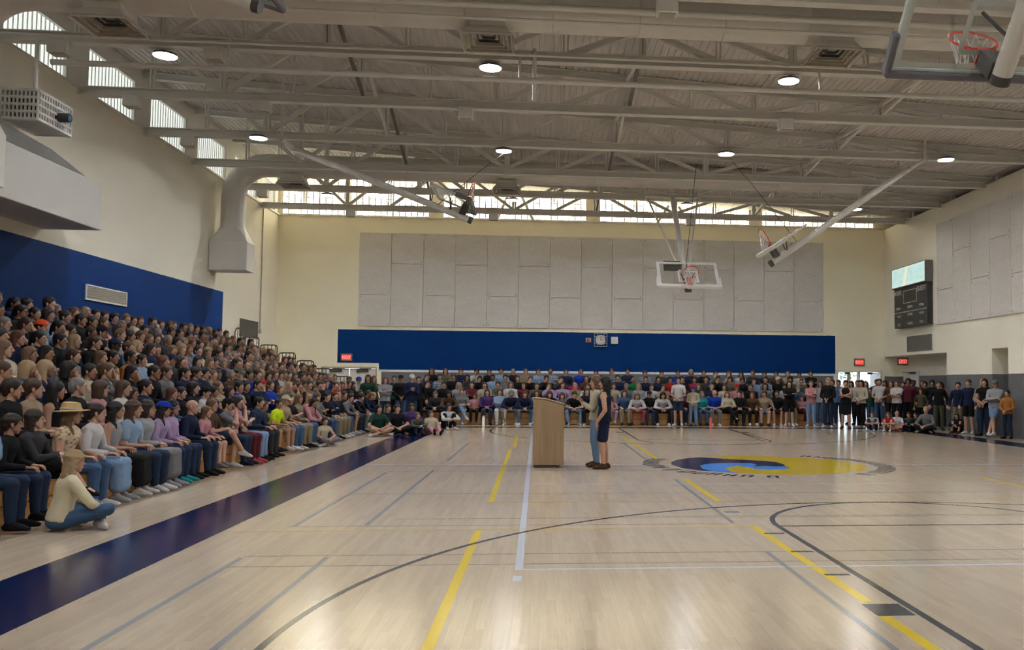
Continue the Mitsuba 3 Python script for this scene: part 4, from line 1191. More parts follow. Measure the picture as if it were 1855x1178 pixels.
@memo
def body_mesh(kind, yaw, fine):
    J = sk(kind)
    c, R = head_frame(kind, yaw)
    u = lambda q, r: el(q, (r, r, r))
    b = torso(J, 0.0)
    b.append(hull(u(J['neck'] - J['R'] @ np.array([0, 0, 0.04]), 0.058), u(c + R @ np.array([0, -0.02, -0.06]), 0.047)))
    for i in (0, 1):
        b += arm(J, i, 0.0, 'full') + leg(J, i, 0.0, 'full')
        A, F = J[f'A{i}'], J[f'F{i}']
        b.append(hull(u(A, 0.036), u(A + F * 0.1 - np.array([0, 0, 0.04]), 0.028)))
    if fine:
        m = union(b)
        v, f = arr(m, 0.024, 10)
        det = []
        for i in (0, 1):
            det += hand(J, i, True)
        hm = union(head_parts(c, R, True))
        hv, hf = arr(hm, 0.010, 6)
        dv, df = arr(union(det), 0.008, 4)
        return join((v, f), (hv, hf), (dv, df))
    b += head_parts(c, R, False)
    for i in (0, 1):
        b += hand(J, i, False)
    return arr(union(b))


@memo
def top_mesh(kind, sleeve, fine):
    J = sk(kind)
    g = 0.016
    ms = torso(J, g, 0.05 if sleeve != 'none' else 0.034)
    if J['spec']['pz'] > 0.8:
        ms.append(hull(el(J['P'] + np.array([0, 0, 0.06]), np.array([0.15, 0.10, 0.06]) + g, J['R']), el(J['P'] - np.array([0, 0, 0.055]), (0.182, 0.132, 0.02))))
    if sleeve != 'none':
        for i in (0, 1):
            ms += arm(J, i, g * 0.8, sleeve)
    m = union(ms)
    neck = hull(el(J['neck'] + J['R'] @ np.array([0, 0.012, 0.045]), (0.062, 0.062, 0.05)), el(J['neck'] + J['R'] @ np.array([0, 0.02, 0.2]), (0.07, 0.07, 0.05)))
    m = m - neck
    return arr(m, 0.026 if fine else None, 5, 0.016, 3)


@memo
def bottom_mesh(kind, cut, fine):
    J = sk(kind)
    g = 0.014
    hips = hull(el(J['P'] + J['R'] @ np.array([0, 0, 0.07]), np.array([0.135, 0.095, 0.04]) + g * 0.5, J['R']), el(J['P'] - np.array([0, 0, 0.02]), np.array([0.148, 0.105, 0.085]) + g))
    ms = [hips]
    if cut in ('long', 'short'):
        for i in (0, 1):
            ms += leg(J, i, g, cut)
    else:
        H, K, A = ([J[f'{q}{i}'] for i in (0, 1)] for q in 'HKA')
        u = lambda c, r: el(c, (r, r, r))
        far = 1.0 if cut == 'long_skirt' else 0.9
        kn = [H[i] + (K[i] - H[i]) * far for i in (0, 1)]
        ms.append(hull(u(H[0], 0.088), u(H[1], 0.088), u(kn[0], 0.072), u(kn[1], 0.072)))
        if cut == 'long_skirt':
            an = [K[i] + (A[i] - K[i]) * 0.72 for i in (0, 1)]
            ms.append(hull(u(K[0], 0.068), u(K[1], 0.068), u(an[0], 0.085), u(an[1], 0.085)))
    return arr(union(ms), 0.026 if fine else None, 5, 0.014, 8)


@memo
def shoe_mesh(kind, i, fine):
    J = sk(kind)
    A, F = J[f'A{i}'], J[f'F{i}']
    K = J[f'K{i}']
    up = (K - A) / np.linalg.norm(K - A)
    side = np.cross(F, up)
    side /= np.linalg.norm(side)
    up = np.cross(side, F)
    R = np.stack([side, F, up], 1)
    e = lambda x, y, z, rx, ry, rz: el(A + R @ np.array([x, y, z]), (rx, ry, rz), R)
    m = union([hull(e(0, -0.035, -0.045, 0.038, 0.04, 0.04), e(0, 0.01, 0.01, 0.042, 0.045, 0.02)), hull(e(0, -0.035, -0.05, 0.038, 0.04, 0.035), e(0, 0.115, -0.05, 0.046, 0.05, 0.035), e(0, 0.165, -0.058, 0.036, 0.035, 0.026), e(0, 0.02, 0.0, 0.035, 0.04, 0.02))])
    m = m.trim_by_plane(up.tolist(), float(up @ (A - up * 0.083)))
    return arr(m, 0.016 if fine else None, 3)


def cutter(*q):
    return hull(el(q[:3], q[3:], k=3 if lod[0] == 3 else 2))


@memo
def hair_mesh(style, fine):
    e = lambda *q: el(q[:3], q[3:])
    cap = hull(e(0, -0.018, 0.042, 0.086, 0.106, 0.098))
    nape = hull(e(0, -0.06, 0.0, 0.078, 0.055, 0.06), e(0, -0.055, -0.06, 0.058, 0.045, 0.03))
    face = cutter(0, 0.105, -0.035, 0.098, 0.105, 0.108)
    low = cutter(0, 0.02, -0.12, 0.12, 0.09, 0.115)
    if style == 'short':
        m = union([cap, nape]) - face - low
    elif style == 'crop':
        m = union([hull(e(0, -0.018, 0.038, 0.081, 0.101, 0.092)), nape]) - face - low
    elif style in ('long', 'wavy'):
        w = 1.12 if style == 'wavy' else 1.0
        ms = [cap, nape, hull(e(0, -0.055, -0.02, 0.086 * w, 0.055, 0.08), e(0, -0.07, -0.16, 0.088 * w, 0.045, 0.06)), hull(e(0, -0.07, -0.16, 0.088 * w, 0.045, 0.06), e(0, -0.085, -0.32, 0.075 * w, 0.03, 0.05))]
        for s in (1, -1):
            ms += [hull(e(s * 0.07, -0.03, 0.02, 0.024, 0.045, 0.05), e(s * 0.077 * w, -0.03, -0.12, 0.026, 0.036, 0.04)), hull(e(s * 0.077 * w, -0.03, -0.12, 0.026, 0.036, 0.04), e(s * 0.085 * w, 0.01, -0.24, 0.022, 0.026, 0.03))]
        m = union(ms) - face
    elif style == 'bob':
        ms = [cap, nape, hull(e(0, -0.045, -0.02, 0.09, 0.065, 0.07), e(0, -0.05, -0.12, 0.085, 0.055, 0.03))]
        for s in (1, -1):
            ms.append(hull(e(s * 0.072, -0.02, 0.02, 0.024, 0.045, 0.05), e(s * 0.078, -0.015, -0.11, 0.022, 0.04, 0.03)))
        m = union(ms) - face
    elif style == 'tied':
        m = union([cap, nape]) - face - low
        m = union([m, hull(e(0, -0.115, 0.03, 0.032, 0.03, 0.032)), hull(e(0, -0.125, 0.02, 0.026, 0.024, 0.026), e(0, -0.135, -0.08, 0.03, 0.024, 0.04)), hull(e(0, -0.135, -0.08, 0.03, 0.024, 0.04), e(0, -0.125, -0.17, 0.012, 0.012, 0.02))])
    elif style == 'bun':
        m = union([cap, nape]) - face - low
        m = union([m, hull(e(0, -0.1, 0.09, 0.045, 0.045, 0.042))])
    elif style == 'curly':
        ms = [hull(e(0, -0.02, 0.05, 0.1, 0.115, 0.105)), hull(e(0, -0.05, -0.02, 0.1, 0.08, 0.08))]
        m = union(ms) - face - low
    return arr(m, 0.011 if fine else None, 3, 0.02 if style != 'curly' else 0.034, 2)


@memo
def hat_mesh(style, fine):
    e = lambda *q: el(q[:3], q[3:])
    if style in ('cap', 'backcap'):
        dome = hull(e(0, -0.015, 0.052, 0.092, 0.11, 0.095)).trim_by_plane([0, 0, 1], 0.045)
        brim = hull(el((0, 0.09, 0.05), (0.078, 0.075, 0.010), rotx(-0.22)), el((0, 0.14, 0.038), (0.055, 0.05, 0.007), rotx(-0.22)))
        m = union([dome, brim])
        if style == 'backcap':
            m = m.rotate([0, 0, 180]).translate([0, -0.02, 0])
    elif style == 'straw':
        crown = hull(e(0, -0.02, 0.05, 0.095, 0.113, 0.03), e(0, -0.025, 0.135, 0.075, 0.092, 0.022))
        brim = hull(el((0, -0.01, 0.045), (0.165, 0.185, 0.012), rotx(0.1)))
        m = union([crown, brim])
    elif style == 'band':
        m = hull(e(0, -0.02, 0.062, 0.0975, 0.1155, 0.012), e(0, -0.021, 0.08, 0.094, 0.112, 0.012))
    elif style == 'beanie':
        m = hull(e(0, -0.02, 0.06, 0.095, 0.114, 0.1)).trim_by_plane([0, 0, 1], 0.03)
    elif style == 'glasses':
        ms = [ring((s * 0.033, 0.095, 0.016), 0.021, 0.0028, 14, 5, (1, 0, 0), (0, 0, 1)) for s in (1, -1)] + [beam((-0.013, 0.098, 0.02), (0.013, 0.098, 0.02), 0.004, 0.004), beam((0.053, 0.092, 0.02), (0.079, 0.0, 0.018), 0.004, 0.005), beam((-0.053, 0.092, 0.02), (-0.079, 0.0, 0.018), 0.004, 0.005)]
        return join(*ms)
    return arr(m, 0.014 if fine else None, 3)


@memo
def eye_mesh(s, fine):
    return arr(hull(el((s * 0.031, 0.079, 0.014), (0.0135, 0.008, 0.0075), k=2)))


@memo
def mouth_mesh(fine):
    return arr(hull(el((0.019, 0.083, -0.0605), (0.006, 0.006, 0.003), k=1), el((0, 0.0935, -0.0595), (0.008, 0.004, 0.005), k=1), el((-0.019, 0.083, -0.0605), (0.006, 0.006, 0.003), k=1)))


SKIN = {'f': (0.50, 0.29, 0.215), 'l': (0.44, 0.245, 0.165), 'm': (0.33, 0.175, 0.11), 't': (0.23, 0.115, 0.07), 'd': (0.105, 0.055, 0.036)}
HAIR = {'k': (0.007, 0.006, 0.0065), 'd': (0.018, 0.011, 0.008), 'b': (0.045, 0.024, 0.014), 'l': (0.105, 0.06, 0.032), 'a': (0.085, 0.032, 0.018), 'y': (0.30, 0.205, 0.115), 'g': (0.16, 0.15, 0.14), 'w': (0.42, 0.40, 0.37)}
CLOTH = {'bk': (0.009, 0.009, 0.011), 'ch': (0.032, 0.032, 0.036), 'gy': (0.135, 0.135, 0.145), 'lg': (0.30, 0.30, 0.32), 'wh': (0.58, 0.56, 0.56), 'cr': (0.48, 0.42, 0.31), 'nv': (0.011, 0.016, 0.042), 'bl': (0.008, 0.03, 0.26), 'lb': (0.26, 0.36, 0.50),
         'dn': (0.05, 0.095, 0.18), 'dd': (0.018, 0.03, 0.06), 'ld': (0.17, 0.26, 0.40), 'gn': (0.01, 0.14, 0.045), 'dg': (0.012, 0.04, 0.028), 'ol': (0.075, 0.075, 0.045), 'br': (0.065, 0.035, 0.02), 'tn': (0.30, 0.22, 0.145), 'pk': (0.47, 0.22, 0.24), 'lv': (0.37, 0.27, 0.44),
         'mg': (0.36, 0.015, 0.10), 'rd': (0.34, 0.02, 0.02), 'mr': (0.09, 0.016, 0.024), 'or': (0.85, 0.11, 0.04), 'yl': (0.62, 0.80, 0.02), 'tl': (0.02, 0.22, 0.24), 'kh': (0.21, 0.175, 0.115), 'sm': (0.36, 0.06, 0.07), 'pr': (0.06, 0.03, 0.12), 'og': (0.33, 0.13, 0.03)}
WORD = {'bk': 'black', 'ch': 'charcoal', 'gy': 'grey', 'lg': 'light grey', 'wh': 'white', 'cr': 'cream', 'nv': 'navy', 'bl': 'royal blue', 'lb': 'pale blue', 'dn': 'denim blue', 'dd': 'dark denim', 'ld': 'light denim', 'gn': 'green', 'dg': 'dark green', 'ol': 'olive', 'br': 'brown', 'tn': 'tan', 'pk': 'pink', 'lv': 'lavender',
        'mg': 'magenta', 'rd': 'red', 'mr': 'maroon', 'or': 'orange', 'yl': 'neon yellow', 'tl': 'teal', 'kh': 'khaki', 'sm': 'salmon', 'pr': 'purple', 'og': 'rust', 'fl': 'floral beige', 'pd': 'plaid', 'kn': 'cream knit', 'st': 'blue and white'}
HWORD = {'k': 'black', 'd': 'dark', 'b': 'brown', 'l': 'light brown', 'a': 'auburn', 'y': 'blond', 'g': 'grey', 'w': 'white'}
SWORD = {'short': 'short', 'crop': 'cropped', 'long': 'long', 'wavy': 'long wavy', 'bob': 'chin-length', 'tied': 'tied-back', 'bun': 'bunned', 'curly': 'curly'}
for k_, c_ in SKIN.items():
    principled(f'm_skin_{k_}', [t * 0.7 for t in c_], 0.5, 0.3)
for k_, c_ in HAIR.items():
    principled(f'm_hair_{k_}', [t * 0.7 for t in c_], 0.6, 0.2)
for k_, c_ in CLOTH.items():
    principled(f'm_cloth_{k_}', [t * 0.64 for t in c_], 0.9, 0.1)
def local_pattern(fn):
    return mikit.proc(fn)
principled('m_cloth_fl', mikit.proc(lambda p, n, uv: mix((0.42, 0.34, 0.235), (0.2, 0.12, 0.07), smoothstep(0.5, 0.72, noise(p.x * 38, p.y * 38, p.z * 38)))), 0.85, 0.15)
principled('m_cloth_pd', mikit.proc(lambda p, n, uv: mix(mix((0.10, 0.12, 0.16), (0.30, 0.31, 0.34), smoothstep(-0.2, 0.2, dr.sin(p.z * 70))), (0.06, 0.07, 0.10), 0.5 * smoothstep(-0.2, 0.2, dr.sin((p.x + p.y) * 60)))), 0.85, 0.15)
principled('m_cloth_st', mikit.proc(lambda p, n, uv: mix((0.05, 0.09, 0.2), (0.5, 0.52, 0.58), smoothstep(-0.1, 0.1, dr.sin(p.z * 48 + 3 * noise(p.x * 9, p.y * 9, 0))))), 0.85, 0.15)
scene['m_cloth_kn'] = {'type': 'bumpmap', 'arbitrary': mikit.proc(lambda p, n, uv: 0.5 + 0.5 * dr.sin(p.z * 420) * dr.sin((p.x + p.y) * 300)), 'scale': 0.003, 'b': {'type': 'twosided', 'b': {'type': 'diffuse', 'reflectance': {'type': 'rgb', 'value': [0.56, 0.50, 0.36]}}}}
principled('m_eye', (0.03, 0.025, 0.022), 0.25, 0.5)
principled('m_mouth', (0.25, 0.07, 0.065), 0.5, 0.4)
principled('m_straw', (0.36, 0.25, 0.12), 0.8, 0.2)


def person(x, y, z, yaw, pose, top, bot, hair, skin='l', shoe='bk', hyaw=0, scale=1.0, hat=None, fine=False, label=None, group=None, wide=1.0, stuff=None, extra=None):
    """top: colour + sleeve letter (L long, S short, N none); bot: colour + cut letter (P trousers, S shorts, K skirt, G long skirt); hair: colour letter + style, or '' for none."""
    M = np.array(T().translate([x, y, z]).rotate([0, 0, 1], yaw).scale([scale * wide, scale * (0.5 + 0.5 * wide), scale]).matrix, float)
    if 'f_' not in pose and 's_' not in pose and scale != 1.0:
        M[2, 3] += 0.43 * (1 - scale)      # keep the seat at its height
    c, R = head_frame(pose, hyaw)
    H = np.eye(4)
    H[:3, :3], H[:3, 3] = R, c
    H = M @ H
    sl = {'L': 'long', 'S': 'short', 'N': 'none', 'C': 'cap'}[top[-1]]
    cut = {'P': 'long', 'S': 'short', 'K': 'skirt', 'G': 'long_skirt'}[bot[-1]]
    parts = [('body', body_mesh(pose, hyaw, fine), f'm_skin_{skin}', M, None), ('top', top_mesh(pose, sl, fine), f'm_cloth_{top[:-1]}', M, f'{WORD[top[:-1]]} top'), ('bottoms', bottom_mesh(pose, cut, fine), f'm_cloth_{bot[:-1]}', M, f'{WORD[bot[:-1]]} ' + {'P': 'trousers', 'S': 'shorts', 'K': 'skirt', 'G': 'long skirt'}[bot[-1]])]
    if stuff is None or pose in ('lap', 'fwd', 'cross'):
        parts += [('shoe', shoe_mesh(pose, i, fine), f'm_cloth_{shoe}', M, None) for i in (0, 1)]
    if hair:
        st = hair[1:]
        parts.append(('hair', hair_mesh(st, fine), f'm_hair_{hair[0]}', H, f'{SWORD[st]} {HWORD[hair[0]]} hair'))
    if hat:
        hm, col = hat[:-2], hat[-2:]
        parts.append(('hat', hat_mesh(hm, fine), 'm_straw' if hm == 'straw' else f'm_cloth_{col}', H, 'straw hat' if hm == 'straw' else f'{WORD[col]} cap'))
        if hm == 'straw':
            parts.append(('hat__band', hat_mesh('band', fine), 'm_cloth_cr', H, 'pale hat band'))
    if stuff is None and (fine or extra == 'face'):
        parts += [('eye', eye_mesh(1, False), 'm_eye', H, None), ('eye', eye_mesh(-1, False), 'm_eye', H, None), ('mouth', mouth_mesh(False), 'm_mouth', H, None)]
    if extra == 'glasses':
        parts.append(('glasses', hat_mesh('glasses', False), 'm_cloth_bk', H, None))
    if stuff is not None:
        for _, m, mat, to, _ in parts:
            stuff.setdefault(mat, []).append((m, to))
        return None
    t = thing('person', label, 'person', group)
    for nm, m, mat, to, lb in parts:
        put(nm, m, mat, t, to=to, label=lb)
    return t


def baked_crowd(base, stuff, label):
    """Everyone farther back as one object of kind stuff, one mesh for each material."""
    tag(base, label, 'crowd', kind='stuff')
    for n, (mat, ms) in enumerate(sorted(stuff.items())):
        vs, fs, ns, k = [], [], [], 0
        for m, to in ms:
            v, f, nn = meshkit.WRITTEN[m['filename']][:3]
            vs.append(v @ to[:3, :3].T + to[:3, 3])
            fs.append(f + k)
            w = nn @ np.linalg.inv(to[:3, :3])
            ns.append(w / np.linalg.norm(w, axis=1, keepdims=True))
            k += len(v)
        path = meshkit.write_ply((np.vstack(vs), np.vstack(fs)), False, normals=np.vstack(ns))
        scene[f'{base}__{n + 1:03d}'] = {'type': 'ply', 'filename': path, 'face_normals': False, 'bsdf': {'type': 'ref', 'id': mat}}
